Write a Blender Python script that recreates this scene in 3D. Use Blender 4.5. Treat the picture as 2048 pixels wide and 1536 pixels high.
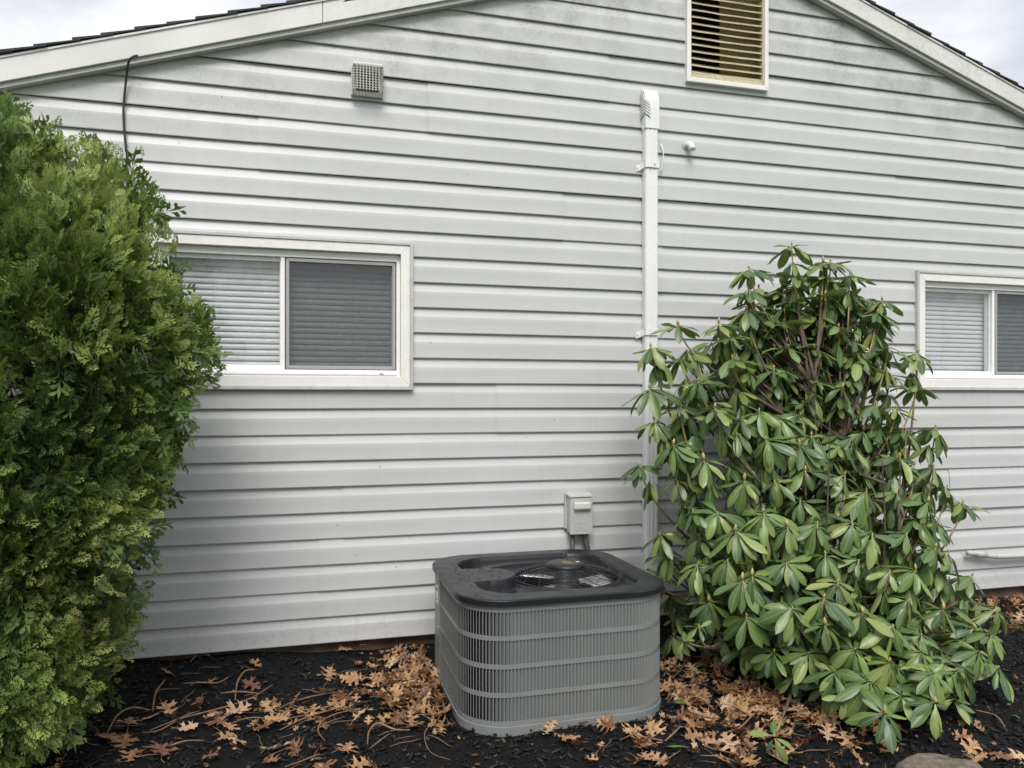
import bpy, bmesh, math, random
import numpy as np
from mathutils import Vector, Matrix, noise
from math import sin, cos, pi, radians, sqrt, tan
random.seed(7); rng = np.random.default_rng(7)

# ------------------------------------------------------------------ camera, world, sun, exposure
sc = bpy.context.scene
for o in list(bpy.data.objects): bpy.data.objects.remove(o)
COL = sc.collection
FPX, YAW, DIST, ZC, HOR = 1537.0, radians(15.4), 3.87, 1.2875, 799.0
cam_d = bpy.data.cameras.new('camera'); cam = bpy.data.objects.new('camera', cam_d); COL.objects.link(cam)
cam.location = (0, -DIST, ZC); cam.rotation_euler = (pi/2, 0, -YAW)
cam_d.sensor_width = 36; cam_d.lens = 36*FPX/2048; cam_d.shift_y = (HOR-768)/2048
cam_d.clip_start = .05; cam_d.clip_end = 600
sc.camera = cam

SUN_EL, SUN_AZ = radians(50), radians(-105)     # direction the light comes from, azimuth measured from +x
w = bpy.data.worlds.new("World"); sc.world = w; w.use_nodes = True
nt = w.node_tree; nt.nodes.clear()
out = nt.nodes.new('ShaderNodeOutputWorld')
def bgn(s):
    b = nt.nodes.new('ShaderNodeBackground'); b.inputs['Strength'].default_value = s; return b
sky = nt.nodes.new('ShaderNodeTexSky'); sky.sky_type = 'NISHITA'; sky.sun_disc = False
sky.sun_elevation = SUN_EL; sky.sun_rotation = radians(200)
sky.air_density = 1.6; sky.dust_density = 3.0
b1 = bgn(0.10); nt.links.new(sky.outputs[0], b1.inputs['Color'])
tc = nt.nodes.new('ShaderNodeTexCoord')
mp = nt.nodes.new('ShaderNodeMapping'); mp.inputs['Scale'].default_value = (1.0, 1.0, 2.2)
nt.links.new(tc.outputs['Generated'], mp.inputs['Vector'])
ns = nt.nodes.new('ShaderNodeTexNoise'); ns.inputs['Scale'].default_value = 3.2; ns.inputs['Detail'].default_value = 5
ns.inputs['Roughness'].default_value = .52
nt.links.new(mp.outputs[0], ns.inputs['Vector'])
cr = nt.nodes.new('ShaderNodeValToRGB')
cr.color_ramp.elements[0].position = .40; cr.color_ramp.elements[0].color = (.50, .515, .57, 1)
cr.color_ramp.elements[1].position = .60; cr.color_ramp.elements[1].color = (.86, .86, .87, 1)
nt.links.new(ns.outputs['Fac'], cr.inputs[0])
b2 = bgn(1.0); sx = nt.nodes.new('ShaderNodeSeparateXYZ'); nt.links.new(tc.outputs['Generated'], sx.inputs[0])
mr = nt.nodes.new('ShaderNodeMapRange'); mr.inputs['From Min'].default_value = 0.5; mr.inputs['From Max'].default_value = 1.0
mr.inputs['To Min'].default_value = .68; mr.inputs['To Max'].default_value = 1.7; nt.links.new(sx.outputs['Z'], mr.inputs['Value'])
nt.links.new(cr.outputs[0], b2.inputs['Color']); nt.links.new(mr.outputs[0], b2.inputs['Strength'])
mx = nt.nodes.new('ShaderNodeMixShader'); mx.inputs[0].default_value = .88
nt.links.new(b1.outputs[0], mx.inputs[1]); nt.links.new(b2.outputs[0], mx.inputs[2])
nt.links.new(mx.outputs[0], out.inputs['Surface'])

sd = bpy.data.lights.new('sun', 'SUN'); sd.energy = 1.45; sd.angle = radians(28); sd.color = (1, .97, .93)
sun = bpy.data.objects.new('sun', sd); COL.objects.link(sun)
dirv = Vector((cos(SUN_EL)*cos(SUN_AZ), cos(SUN_EL)*sin(SUN_AZ), sin(SUN_EL)))
sun.rotation_euler = dirv.to_track_quat('Z', 'Y').to_euler(); sun.location = (-3, -6, 8)
vs = sc.view_settings; vs.view_transform = 'Standard'; vs.look = 'None'; vs.exposure = 0.93; vs.gamma = 1
try: vs.use_curve_mapping = False
except Exception: pass

# ------------------------------------------------------------------ helpers
def ray(px, py):
    a = (px-1024)/FPX
    return (sin(YAW)+a*cos(YAW), cos(YAW)-a*sin(YAW), (HOR-py)/FPX)
def at_y(px, py, y):
    d = ray(px, py); t = (DIST+y)/d[1]; return Vector((d[0]*t, y, ZC+d[2]*t))
def at_z(px, py, z):
    d = ray(px, py); t = (z-ZC)/d[2]; return Vector((d[0]*t, -DIST+d[1]*t, z))

def NM(name):
    m = bpy.data.materials.new(name); m.use_nodes = True
    t = m.node_tree; t.nodes.clear()
    o = t.nodes.new('ShaderNodeOutputMaterial'); p = t.nodes.new('ShaderNodeBsdfPrincipled')
    t.links.new(p.outputs[0], o.inputs['Surface'])
    return m, t, p, o
def nnoise(t, scale, detail=3, rough=.5, vec=None, stretch=None):
    n = t.nodes.new('ShaderNodeTexNoise'); n.inputs['Scale'].default_value = scale
    n.inputs['Detail'].default_value = detail; n.inputs['Roughness'].default_value = rough
    c = t.nodes.new('ShaderNodeTexCoord'); v = c.outputs['Object']
    if stretch:
        mm = t.nodes.new('ShaderNodeMapping'); mm.inputs['Scale'].default_value = stretch
        t.links.new(v, mm.inputs['Vector']); v = mm.outputs[0]
    t.links.new(v, n.inputs['Vector'])
    return n.outputs['Fac']
def ramp(t, fac, stops):
    r = t.nodes.new('ShaderNodeValToRGB'); e = r.color_ramp.elements
    while len(e) < len(stops): e.new(.5)
    for i, (p, c) in enumerate(stops):
        e[i].position = p; e[i].color = (c[0], c[1], c[2], 1) if hasattr(c, '__len__') else (c, c, c, 1)
    t.links.new(fac, r.inputs[0]); return r.outputs[0]
def mixc(t, fac, a, b, mode='MIX'):
    m = t.nodes.new('ShaderNodeMix'); m.data_type = 'RGBA'; m.blend_type = mode
    for i, v in ((0, fac), (6, a), (7, b)):
        if hasattr(v, 'is_linked') or hasattr(v, 'links'): t.links.new(v, m.inputs[i])
        elif i == 0: m.inputs[0].default_value = v
        else: m.inputs[i].default_value = (v[0], v[1], v[2], 1)
    return m.outputs[2]
def mth(t, op, a, b=None, c=None, clamp=False):
    m = t.nodes.new('ShaderNodeMath'); m.operation = op; m.use_clamp = clamp
    for i, v in enumerate((a, b, c)):
        if v is None: continue
        if hasattr(v, 'links'): t.links.new(v, m.inputs[i])
        else: m.inputs[i].default_value = v
    return m.outputs[0]
def bump(t, p, h, strength=.3, dist=.002):
    b = t.nodes.new('ShaderNodeBump'); b.inputs['Strength'].default_value = strength; b.inputs['Distance'].default_value = dist
    t.links.new(h, b.inputs['Height']); t.links.new(b.outputs[0], p.inputs['Normal'])
def simple(name, col, rough=.5, metal=0, var=.12, vscale=9, bs=.15, bscale=120, spec=.5, dirt=0, dcol=(.12, .11, .09)):
    m, t, p, o = NM(name)
    n = nnoise(t, vscale, 4, .6)
    c = ramp(t, n, [(.3, [x*(1-var) for x in col]), (.7, [min(1, x*(1+var)) for x in col])])
    if dirt:
        d = ramp(t, nnoise(t, 22, 6, .7), [(.52, 0.0), (.75, dirt)])
        c = mixc(t, d, c, dcol)
    t.links.new(c, p.inputs['Base Color'])
    r = ramp(t, nnoise(t, vscale*3, 3), [(.3, max(0, rough-.08)), (.7, min(1, rough+.08))])
    t.links.new(r, p.inputs['Roughness']); p.inputs['Metallic'].default_value = metal
    p.inputs['Specular IOR Level'].default_value = spec
    if bs: bump(t, p, nnoise(t, bscale, 3), bs, .001)
    return m

ROOT = {}
def tag(o, label=None, cat=None, group=None, kind=None):
    if label: o['label'] = label
    if cat: o['category'] = cat
    if group: o['group'] = group
    if kind: o['kind'] = kind
    return o
def empty(name, loc, label, cat, group=None):
    o = bpy.data.objects.new(name, None); o.location = loc; o.empty_display_size = .1
    COL.objects.link(o); ROOT[o.name] = Vector(loc); return tag(o, label, cat, group)
def part_empty(name, parent, loc):
    o = bpy.data.objects.new(name, None); o.empty_display_size = .05; COL.objects.link(o); o.parent = parent
    o.location = Vector(loc)-ROOT[parent.name]; ROOT[o.name] = Vector(loc); return o
def mesh_obj(name, me, parent=None, loc=None):
    o = bpy.data.objects.new(name, me); COL.objects.link(o)
    if parent is not None: o.parent = parent
    if loc is not None: o.location = loc
    return o
def mk(name, V, F, mat, parent=None, smooth=False, origin=None, tint=None, bevel=0):
    """world-space verts; stored relative to the parent's origin (or to `origin`)"""
    V = np.asarray(V, dtype=np.float64).reshape(-1, 3)
    off = Vector(origin) if origin is not None else (ROOT[parent.name] if parent is not None else Vector((0, 0, 0)))
    me = bpy.data.meshes.new(name)
    V = V-np.array(off)
    F = F if isinstance(F, np.ndarray) else list(F)
    if isinstance(F, np.ndarray):
        n = F.shape[1]; me.vertices.add(len(V)); me.vertices.foreach_set('co', V.astype(np.float32).ravel())
        me.loops.add(F.size); me.loops.foreach_set('vertex_index', F.astype(np.int32).ravel())
        me.polygons.add(len(F)); me.polygons.foreach_set('loop_start', np.arange(0, F.size, n, dtype=np.int32))
        me.update(calc_edges=True)
    else:
        me.from_pydata([tuple(v) for v in V], [], F)
    me.materials.append(mat)
    if tint is not None:
        a = me.attributes.new('tint', 'FLOAT', 'POINT'); a.data.foreach_set('value', np.asarray(tint, dtype=np.float32))
    if smooth: me.shade_smooth()
    me.validate(); me.update()
    o = bpy.data.objects.new(name, me); COL.objects.link(o)
    if parent is not None:
        o.parent = parent; o.location = off-ROOT[parent.name]
    else: o.location = off
    ROOT[o.name] = Vector(off)
    if bevel:
        b = o.modifiers.new('bevel', 'BEVEL'); b.width = bevel; b.segments = 2; b.limit_method = 'ANGLE'; b.angle_limit = radians(40)
    return o
class MB:
    def __init__(s): s.V = []; s.F = []
    def add(s, V, F):
        k = len(s.V); s.V += [tuple(v) for v in V]; s.F += [tuple(i+k for i in f) for f in F]; return s
    def box(s, x0, x1, y0, y1, z0, z1, M=None):
        V = [Vector(v) for v in ((x0,y0,z0),(x1,y0,z0),(x1,y1,z0),(x0,y1,z0),(x0,y0,z1),(x1,y0,z1),(x1,y1,z1),(x0,y1,z1))]
        if M is not None: V = [M @ v for v in V]
        return s.add(V, [(0,3,2,1),(4,5,6,7),(0,1,5,4),(1,2,6,5),(2,3,7,6),(3,0,4,7)])
    def tube(s, P, r, n=8, cap=True):
        P = [Vector(p) for p in P]; R = r if hasattr(r, '__len__') else [r]*len(P)
        up = None; V = []
        for i, p in enumerate(P):
            a = P[max(i-1, 0)]; b = P[min(i+1, len(P)-1)]; d = (b-a).normalized()
            if up is None:
                up = d.orthogonal().normalized()
            up = (up-d*up.dot(d)).normalized(); sd_ = d.cross(up)
            for k in range(n):
                q = 2*pi*k/n; V.append(p+(up*cos(q)+sd_*sin(q))*R[i])
        F = [(i*n+k, i*n+(k+1) % n, (i+1)*n+(k+1) % n, (i+1)*n+k) for i in range(len(P)-1) for k in range(n)]
        if cap: F += [tuple(range(n-1, -1, -1)), tuple((len(P)-1)*n+k for k in range(n))]
        return s.add(V, F)
    def prism(s, poly, f):       # poly of 2D points, f(u,v,k)->3D with k in 0,1
        n = len(poly); V = [f(u, v, 0) for u, v in poly]+[f(u, v, 1) for u, v in poly]
        return s.add(V, [tuple(range(n)), tuple(range(2*n-1, n-1, -1))]+[(i, i+n, (i+1) % n+n, (i+1) % n) for i in range(n)])
    def torus(s, c, R, r, n=48, m=5, M=None):
        V = []
        for i in range(n):
            a = 2*pi*i/n
            for j in range(m):
                b = 2*pi*j/m; v = Vector((cos(a)*(R+r*cos(b)), sin(a)*(R+r*cos(b)), r*sin(b)))
                V.append((M @ v if M is not None else v)+Vector(c))
        return s.add(V, [(i*m+j, ((i+1) % n)*m+j, ((i+1) % n)*m+(j+1) % m, i*m+(j+1) % m) for i in range(n) for j in range(m)])
    def build(s, name, mat, parent=None, smooth=False, **k): return mk(name, s.V, s.F, mat, parent, smooth, **k)
def bez(P, n=10):
    P = [Vector(p) for p in P]; out_ = []
    for i in range(n+1):
        t = i/n; Q = P[:]
        while len(Q) > 1: Q = [Q[j].lerp(Q[j+1], t) for j in range(len(Q)-1)]
        out_.append(Q[0])
    return out_
def catmull(P, n=6):
    P = [Vector(p) for p in P]; Q = [P[0]*2-P[1]]+P+[P[-1]*2-P[-2]]; o_ = []
    for i in range(1, len(Q)-2):
        for j in range(n):
            t = j/n; a, b, c, d = Q[i-1:i+3]
            o_.append(.5*((2*b)+(c-a)*t+(2*a-5*b+4*c-d)*t*t+(3*b-a-3*c+d)*t**3))
    o_.append(P[-1]); return o_

# ------------------------------------------------------------------ materials
# roof apex / rake in wall coordinates
XA, ZA, ML, MR = 2.33, 3.79, .319, .338
def rake(x): return ZA-(ML*(XA-x) if x < XA else MR*(x-XA))

def siding_mat():
    m, t, p, o = NM('vinyl_siding')
    base = ramp(t, nnoise(t, 1.3, 3, .5, stretch=(1, 1, 5)), [(.3, (.455, .465, .464)), (.7, (.515, .522, .52))])
    # vertical rain streaks and light smudges
    st = ramp(t, nnoise(t, 10, 5, .7, stretch=(2.2, 1, .25)), [(.45, 0.0), (.8, .28)])
    base = mixc(t, st, base, (.40, .40, .37))
    grain = ramp(t, nnoise(t, 30, 4, .6, stretch=(.35, 1, 7)), [(.3, .0), (.8, .22)])
    base = mixc(t, grain, base, (.46, .47, .45))
    # mildew creeping down from the rake
    c = t.nodes.new('ShaderNodeTexCoord'); s = t.nodes.new('ShaderNodeSeparateXYZ'); t.links.new(c.outputs['Object'], s.inputs[0])
    ax = mth(t, 'ABSOLUTE', s.outputs['X']); d = mth(t, 'SUBTRACT', mth(t, 'SUBTRACT', ZA, mth(t, 'MULTIPLY', ax, .329)), s.outputs['Z'])
    big = nnoise(t, 1.7, 3, .5)
    near = mth(t, 'SUBTRACT', 1.0, mth(t, 'DIVIDE', d, mth(t, 'MULTIPLY', big, 1.25)), clamp=True)
    hi = mth(t, 'MULTIPLY', mth(t, 'SUBTRACT', 1.25, mth(t, 'MULTIPLY', ax, .26), clamp=True), near, clamp=True)
    sp = ramp(t, nnoise(t, 90, 8, .8), [(.38, 0.12), (.62, 1.0)])
    pt = ramp(t, nnoise(t, 5, 5, .65), [(.40, .1), (.62, 1.0)])
    f = mth(t, 'MULTIPLY', mth(t, 'MULTIPLY', hi, pt), mth(t, 'MULTIPLY', sp, .85), clamp=True)
    base = mixc(t, f, base, (.13, .13, .13))
    lowz = mth(t, 'SUBTRACT', 1.0, mth(t, 'MULTIPLY', s.outputs['Z'], 2.6), clamp=True)
    spl = mth(t, 'MULTIPLY', lowz, ramp(t, nnoise(t, 38, 8, .8), [(.50, 0.0), (.68, .55)]), clamp=True)
    base = mixc(t, spl, base, (.20, .18, .15))
    # sparse flecks
    v = t.nodes.new('ShaderNodeTexVoronoi'); v.inputs['Scale'].default_value = 7; t.links.new(c.outputs['Object'], v.inputs['Vector'])
    fl = ramp(t, v.outputs['Distance'], [(.022, .8), (.035, 0.0)])
    base = mixc(t, fl, base, (.16, .15, .13))
    t.links.new(base, p.inputs['Base Color']); p.inputs['Roughness'].default_value = .42
    p.inputs['Specular IOR Level'].default_value = .45
    bump(t, p, nnoise(t, 26, 4, .6, stretch=(.25, 1, 6)), .16, .0012)
    return m
M = {}
M['siding'] = siding_mat()
M['trim'] = simple('white_trim', (.74, .725, .69), .38, var=.04, vscale=5, bs=.05, dirt=.25, dcol=(.42, .40, .36))
def fascia_mat():
    m, t, p, o = NM('aluminium_fascia')
    c = ramp(t, nnoise(t, 3, 4), [(.3, (.60, .59, .575)), (.7, (.69, .68, .665))])
    g = ramp(t, nnoise(t, 30, 8, .75, stretch=(1, 1, 1.3)), [(.45, 0.0), (.72, .75)])
    big = ramp(t, nnoise(t, 2.2, 4), [(.40, .1), (.62, 1.0)])
    cc = t.nodes.new('ShaderNodeTexCoord'); s = t.nodes.new('ShaderNodeSeparateXYZ'); t.links.new(cc.outputs['Object'], s.inputs[0])
    ax = mth(t, 'ABSOLUTE', s.outputs['X'])
    near = mth(t, 'SUBTRACT', 1.25, mth(t, 'MULTIPLY', ax, .36), clamp=True)
    f = mth(t, 'MULTIPLY', mth(t, 'MULTIPLY', g, big), near, clamp=True)
    t.links.new(mixc(t, f, c, (.22, .215, .20)), p.inputs['Base Color']); p.inputs['Roughness'].default_value = .35
    bump(t, p, nnoise(t, 7, 2), .25, .004)
    return m
M['fascia'] = fascia_mat()
M['jtrim'] = simple('grey_trim', (.47, .475, .465), .42, var=.08, vscale=8, bs=.05, dirt=.4, dcol=(.2, .2, .19))
M['vinyl'] = simple('white_vinyl', (.82, .82, .82), .28, var=.02, bs=0, dirt=.1, dcol=(.5, .49, .46))
M['screenframe'] = simple('screen_frame', (.34, .33, .32), .45, var=.08, bs=0)
M['gasket'] = simple('black_gasket', (.02, .02, .02), .6, bs=0)
M['shingle'] = simple('asphalt_shingle', (.035, .036, .042), .9, var=.35, vscale=60, bs=.8, bscale=300)
M['foundation'] = simple('foundation_block', (.085, .058, .036), .9, var=.45, vscale=9, bs=.6, bscale=60, dirt=.5, dcol=(.04, .03, .02))
M['louvre'] = None
def louvre_mat():
    m, t, p, o = NM('yellowed_louvre')
    c = ramp(t, nnoise(t, 5, 4, .6, stretch=(1, 1, 3)), [(.25, (.40, .345, .22)), (.5, (.52, .46, .31)), (.75, (.62, .58, .45))])
    d = ramp(t, nnoise(t, 60, 6, .75), [(.45, 0.0), (.75, .6)])
    t.links.new(mixc(t, d, c, (.22, .17, .08)), p.inputs['Base Color']); p.inputs['Roughness'].default_value = .6
    bump(t, p, nnoise(t, 200, 4), .3, .001); return m
M['louvre'] = louvre_mat()
M['dark'] = simple('dark_interior', (.03, .026, .02), .95, bs=0)
M['room'] = simple('dim_room_wall', (.22, .21, .2), .9, bs=0)
M['slat'] = simple('blind_slat', (.50, .535, .55), .4, var=.03, bs=0)
M['pvc'] = simple('painted_pvc', (.66, .66, .635), .4, var=.05, vscale=5, bs=.04, dirt=.25, dcol=(.40, .38, .33))
M['downspout'] = simple('white_downspout', (.72, .725, .72), .38, var=.04, vscale=4, bs=.04, dirt=.22, dcol=(.40, .40, .35))
M['cagep'] = simple('vent_cage_plastic', (.58, .57, .535), .5, var=.1, vscale=20, bs=0, dirt=.5, dcol=(.2, .18, .15))
M['cable'] = simple('black_cable', (.018, .018, .02), .5, bs=0)
M['boxgrey'] = simple('grey_painted_steel', (.43, .44, .425), .45, var=.05, vscale=12, bs=.05, dirt=.25, dcol=(.28, .28, .22))
M['knob'] = simple('pale_grey_plastic', (.58, .58, .54), .35, var=.06, vscale=20, bs=0, dirt=.3, dcol=(.4, .4, .2))
M['conduit'] = simple('dark_grey_conduit', (.06, .063, .068), .5, bs=0)
M['galv'] = simple('galvanised_steel', (.55, .56, .57), .3, metal=.8, bs=0)
M['accab'] = simple('unit_grey_paint', (.185, .197, .191), .38, var=.05, vscale=6, bs=.03, dirt=.15, dcol=(.12, .12, .10))
M['accore'] = simple('coil_black', (.008, .008, .009), .6, bs=.3, bscale=400)
M['lid'] = None
def lid_mat():
    m, t, p, o = NM('black_lid_plastic')
    c = ramp(t, nnoise(t, 6, 4), [(.3, (.012, .013, .015)), (.7, (.015, .0165, .019))])
    dr_ = ramp(t, nnoise(t, 55, 5, .7), [(.66, 0.0), (.72, .6)])
    c = mixc(t, dr_, c, (.010, .010, .012))
    t.links.new(c, p.inputs['Base Color'])
    wet = ramp(t, nnoise(t, 14, 5, .6), [(.40, .30), (.62, .38)])
    t.links.new(wet, p.inputs['Roughness'])
    p.inputs['Specular IOR Level'].default_value = .28
    bump(t, p, nnoise(t, 500, 2), .12, .0006); return m
M['lid'] = lid_mat()
M['wire'] = simple('black_wire', (.030, .030, .034), .28, bs=0)
M['blade'] = simple('fan_blade_metal', (.80, .81, .83), .10, metal=.95, var=.05, bs=0)
M['sticker'] = simple('white_sticker', (.75, .72, .70), .5, bs=0)
M['stickerred'] = simple('red_print', (.45, .05, .04), .5, bs=0)
M['gold'] = simple('gold_print', (.25, .19, .07), .5, bs=0, var=.4, vscale=300)
M['rock'] = simple('tan_rock', (.12, .095, .07), .85, var=.5, vscale=30, bs=1.0, bscale=70, dirt=.7, dcol=(.04, .035, .03))
M['acorn'] = simple('acorn_brown', (.22, .09, .045), .4, bs=0)

def foliage_mat(name, stops, back, rough, trans, vein=False, shine=.4, spots=0):
    m, t, p, o = NM(name)
    at = t.nodes.new('ShaderNodeAttribute'); at.attribute_name = 'tint'
    oi = t.nodes.new('ShaderNodeObjectInfo')
    f = mth(t, 'FRACT', mth(t, 'ADD', at.outputs['Fac'], oi.outputs['Random']))
    c = ramp(t, f, stops)
    c = mixc(t, ramp(t, nnoise(t, 30, 4), [(.3, 0.0), (.7, .35)]), c, [x*.7 for x in stops[0][1]])
    if spots:
        c = mixc(t, ramp(t, nnoise(t, 220, 5, .7), [(.62, 0.0), (.70, spots)]), c, (.03, .035, .015))
    if vein:
        uv = t.nodes.new('ShaderNodeAttribute'); uv.attribute_name = 'across'
        c = mixc(t, ramp(t, uv.outputs['Fac'], [(.0, .65), (.10, 0.0)]), c, vein)
    g = t.nodes.new('ShaderNodeNewGeometry')
    c2 = mixc(t, g.outputs['Backfacing'], c, back) if back else c
    t.links.new(c2, p.inputs['Base Color']); p.inputs['Roughness'].default_value = rough
    p.inputs['Specular IOR Level'].default_value = shine
    tr = t.nodes.new('ShaderNodeBsdfTranslucent'); t.links.new(mixc(t, .5, c, (.22, .30, .04), 'MIX'), tr.inputs['Color'])
    ms = t.nodes.new('ShaderNodeMixShader'); ms.inputs[0].default_value = trans
    t.links.new(p.outputs[0], ms.inputs[1]); t.links.new(tr.outputs[0], ms.inputs[2]); t.links.new(ms.outputs[0], o.inputs['Surface'])
    bump(t, p, nnoise(t, 90, 3), .25, .001)
    return m
M['rleaf'] = foliage_mat('rhododendron_leaf', [(.0, (.045, .092, .034)), (.4, (.095, .165, .048)), (.75, (.18, .255, .066)), (.93, (.27, .32, .09)), (1., (.075, .130, .048))],
                         (.14, .20, .085), .34, .20, vein=(.34, .38, .15), shine=.5, spots=.6)
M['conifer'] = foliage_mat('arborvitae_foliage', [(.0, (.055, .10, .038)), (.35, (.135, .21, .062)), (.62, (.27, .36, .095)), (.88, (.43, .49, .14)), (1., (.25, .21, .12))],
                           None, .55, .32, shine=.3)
M['bud'] = simple('bud_yellow_brown', (.34, .27, .10), .5, bs=0, var=.3, vscale=60)
M['stemy'] = simple('young_stem', (.27, .20, .09), .6, bs=.2, var=.3, vscale=20)
M['bark'] = simple('brown_bark', (.085, .060, .040), .85, bs=.6, var=.35, vscale=25)
def oak_mat():
    m, t, p, o = NM('dry_oak_leaf')
    at = t.nodes.new('ShaderNodeAttribute'); at.attribute_name = 'tint'
    oi = t.nodes.new('ShaderNodeObjectInfo')
    f = mth(t, 'FRACT', mth(t, 'ADD', at.outputs['Fac'], oi.outputs['Random']))
    c = ramp(t, f, [(0, (.36, .195, .085)), (.25, (.46, .28, .14)), (.42, (.24, .125, .06)), (.58, (.13, .055, .028)), (.75, (.33, .18, .085)), (1, (.56, .41, .26))])
    c = mixc(t, ramp(t, nnoise(t, 70, 5, .7), [(.45, 0.0), (.75, .55)]), c, (.14, .06, .03))
    t.links.new(c, p.inputs['Base Color']); p.inputs['Roughness'].default_value = .5
    bump(t, p, nnoise(t, 130, 3), .5, .0015)
    tr = t.nodes.new('ShaderNodeBsdfTranslucent'); t.links.new(c, tr.inputs['Color'])
    ms = t.nodes.new('ShaderNodeMixShader'); ms.inputs[0].default_value = .15
    t.links.new(p.outputs[0], ms.inputs[1]); t.links.new(tr.outputs[0], ms.inputs[2]); t.links.new(ms.outputs[0], o.inputs['Surface'])
    return m
M['oak'] = oak_mat()
M['twig'] = simple('dry_stalk', (.19, .11, .058), .7, var=.4, vscale=30, bs=.3)
M['mulch'] = None
def mulch_mat():
    m, t, p, o = NM('black_mulch')
    at = t.nodes.new('ShaderNodeAttribute'); at.attribute_name = 'tint'
    c = ramp(t, at.outputs['Fac'], [(0, (.004, .004, .0045)), (.75, (.009, .009, .0098)), (.93, (.022, .020, .019)), (.975, (.09, .062, .040))])
    t.links.new(c, p.inputs['Base Color']); p.inputs['Roughness'].default_value = .72
    p.inputs['Specular IOR Level'].default_value = .30
    bump(t, p, nnoise(t, 150, 5, .7), .8, .002); return m
M['mulch'] = mulch_mat()
M['soil'] = simple('mulch_bed_soil', (.006, .006, .0065), .9, var=.3, vscale=20, bs=1, bscale=90, spec=.15)
M['lawn'] = simple('lawn_grass', (.06, .10, .03), .9, var=.3, vscale=8, bs=1, bscale=60)

def glass_mat():
    m, t, p, o = NM('window_glass')
    t.nodes.remove(p)
    tr = t.nodes.new('ShaderNodeBsdfTransparent'); gl = t.nodes.new('ShaderNodeBsdfGlossy'); gl.inputs['Roughness'].default_value = .02
    fr = t.nodes.new('ShaderNodeFresnel'); fr.inputs['IOR'].default_value = 1.5
    b = t.nodes.new('ShaderNodeBump'); b.inputs['Strength'].default_value = .25; b.inputs['Distance'].default_value = .01
    t.links.new(nnoise(t, 5, 3), b.inputs['Height']); t.links.new(b.outputs[0], gl.inputs['Normal'])
    g_ = t.nodes.new('ShaderNodeNewGeometry'); f2 = mth(t, 'MULTIPLY', mth(t, 'MULTIPLY', fr.outputs[0], 2.3), mth(t, 'SUBTRACT', 1.0, g_.outputs['Backfacing']), clamp=True)
    ms = t.nodes.new('ShaderNodeMixShader'); t.links.new(f2, ms.inputs[0]); t.links.new(tr.outputs[0], ms.inputs[1]); t.links.new(gl.outputs[0], ms.inputs[2])
    df = t.nodes.new('ShaderNodeBsdfDiffuse'); df.inputs['Color'].default_value = (.6, .62, .62, 1)
    d = ramp(t, nnoise(t, 8, 8, .75, stretch=(1.5, 1, .8)), [(.45, .03), (.78, .17)])
    m2 = t.nodes.new('ShaderNodeMixShader'); t.links.new(d, m2.inputs[0]); t.links.new(ms.outputs[0], m2.inputs[1]); t.links.new(df.outputs[0], m2.inputs[2])
    t.links.new(m2.outputs[0], o.inputs['Surface']); return m
M['glass'] = glass_mat()
def screen_mat():
    m, t, p, o = NM('insect_mesh')
    p.inputs['Base Color'].default_value = (.055, .06, .065, 1); p.inputs['Roughness'].default_value = .6
    tr = t.nodes.new('ShaderNodeBsdfTransparent')
    f = ramp(t, nnoise(t, 14, 8, .8), [(.3, .28), (.7, .40)])
    sp = ramp(t, nnoise(t, 160, 3, .6), [(.66, 0.0), (.72, .5)])
    c = mixc(t, sp, (.085, .093, .10), (.35, .36, .36)); t.links.new(c, p.inputs['Base Color'])
    ms = t.nodes.new('ShaderNodeMixShader'); t.links.new(f, ms.inputs[0]); t.links.new(tr.outputs[0], ms.inputs[1]); t.links.new(p.outputs[0], ms.inputs[2])
    t.links.new(ms.outputs[0], o.inputs['Surface']); return m
M['screen'] = screen_mat()

# ------------------------------------------------------------------ ground
def sstep(a, b, x):
    t = min(1, max(0, (x-a)/(b-a))); return t*t*(3-2*t)
def gz(x, y):
    base = .02*sstep(-.9, -.1, y) + (.055*sstep(.55, -.9, x))*sstep(-.9, -.05, y)
    base += (.030*noise.noise(Vector((x*2.6, 5, 1)))+.012)*sstep(-.35, -.03, y)
    base += .012*(noise.noise(Vector((x*2.1, y*2.1, 3)))) + .006*noise.noise(Vector((x*7, y*7, 9)))
    if y < -2.6: base *= max(0, 1-(-2.6-y))
    return base
xs = np.concatenate([np.linspace(-3.5, -1.6, 10), np.arange(-1.5, 5.2, .05), np.linspace(5.4, 8.5, 8)])
ys = np.concatenate([np.linspace(-4.0, -2.4, 8), np.arange(-2.3, .06, .05), [.3]])
V = [(x, y, gz(x, y)) for y in ys for x in xs]
nx = len(xs); F = [(j*nx+i, j*nx+i+1, (j+1)*nx+i+1, (j+1)*nx+i) for j in range(len(ys)-1) for i in range(nx-1)]
tag(mk('mulch_bed', V, F, M['soil'], smooth=True), kind='structure')
tag(MB().add([(-150, -150, -.03), (150, -150, -.03), (150, 150, -.03), (-150, 150, -.03)], [(0, 1, 2, 3)]).build('lawn', M['lawn']), kind='structure')

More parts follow.
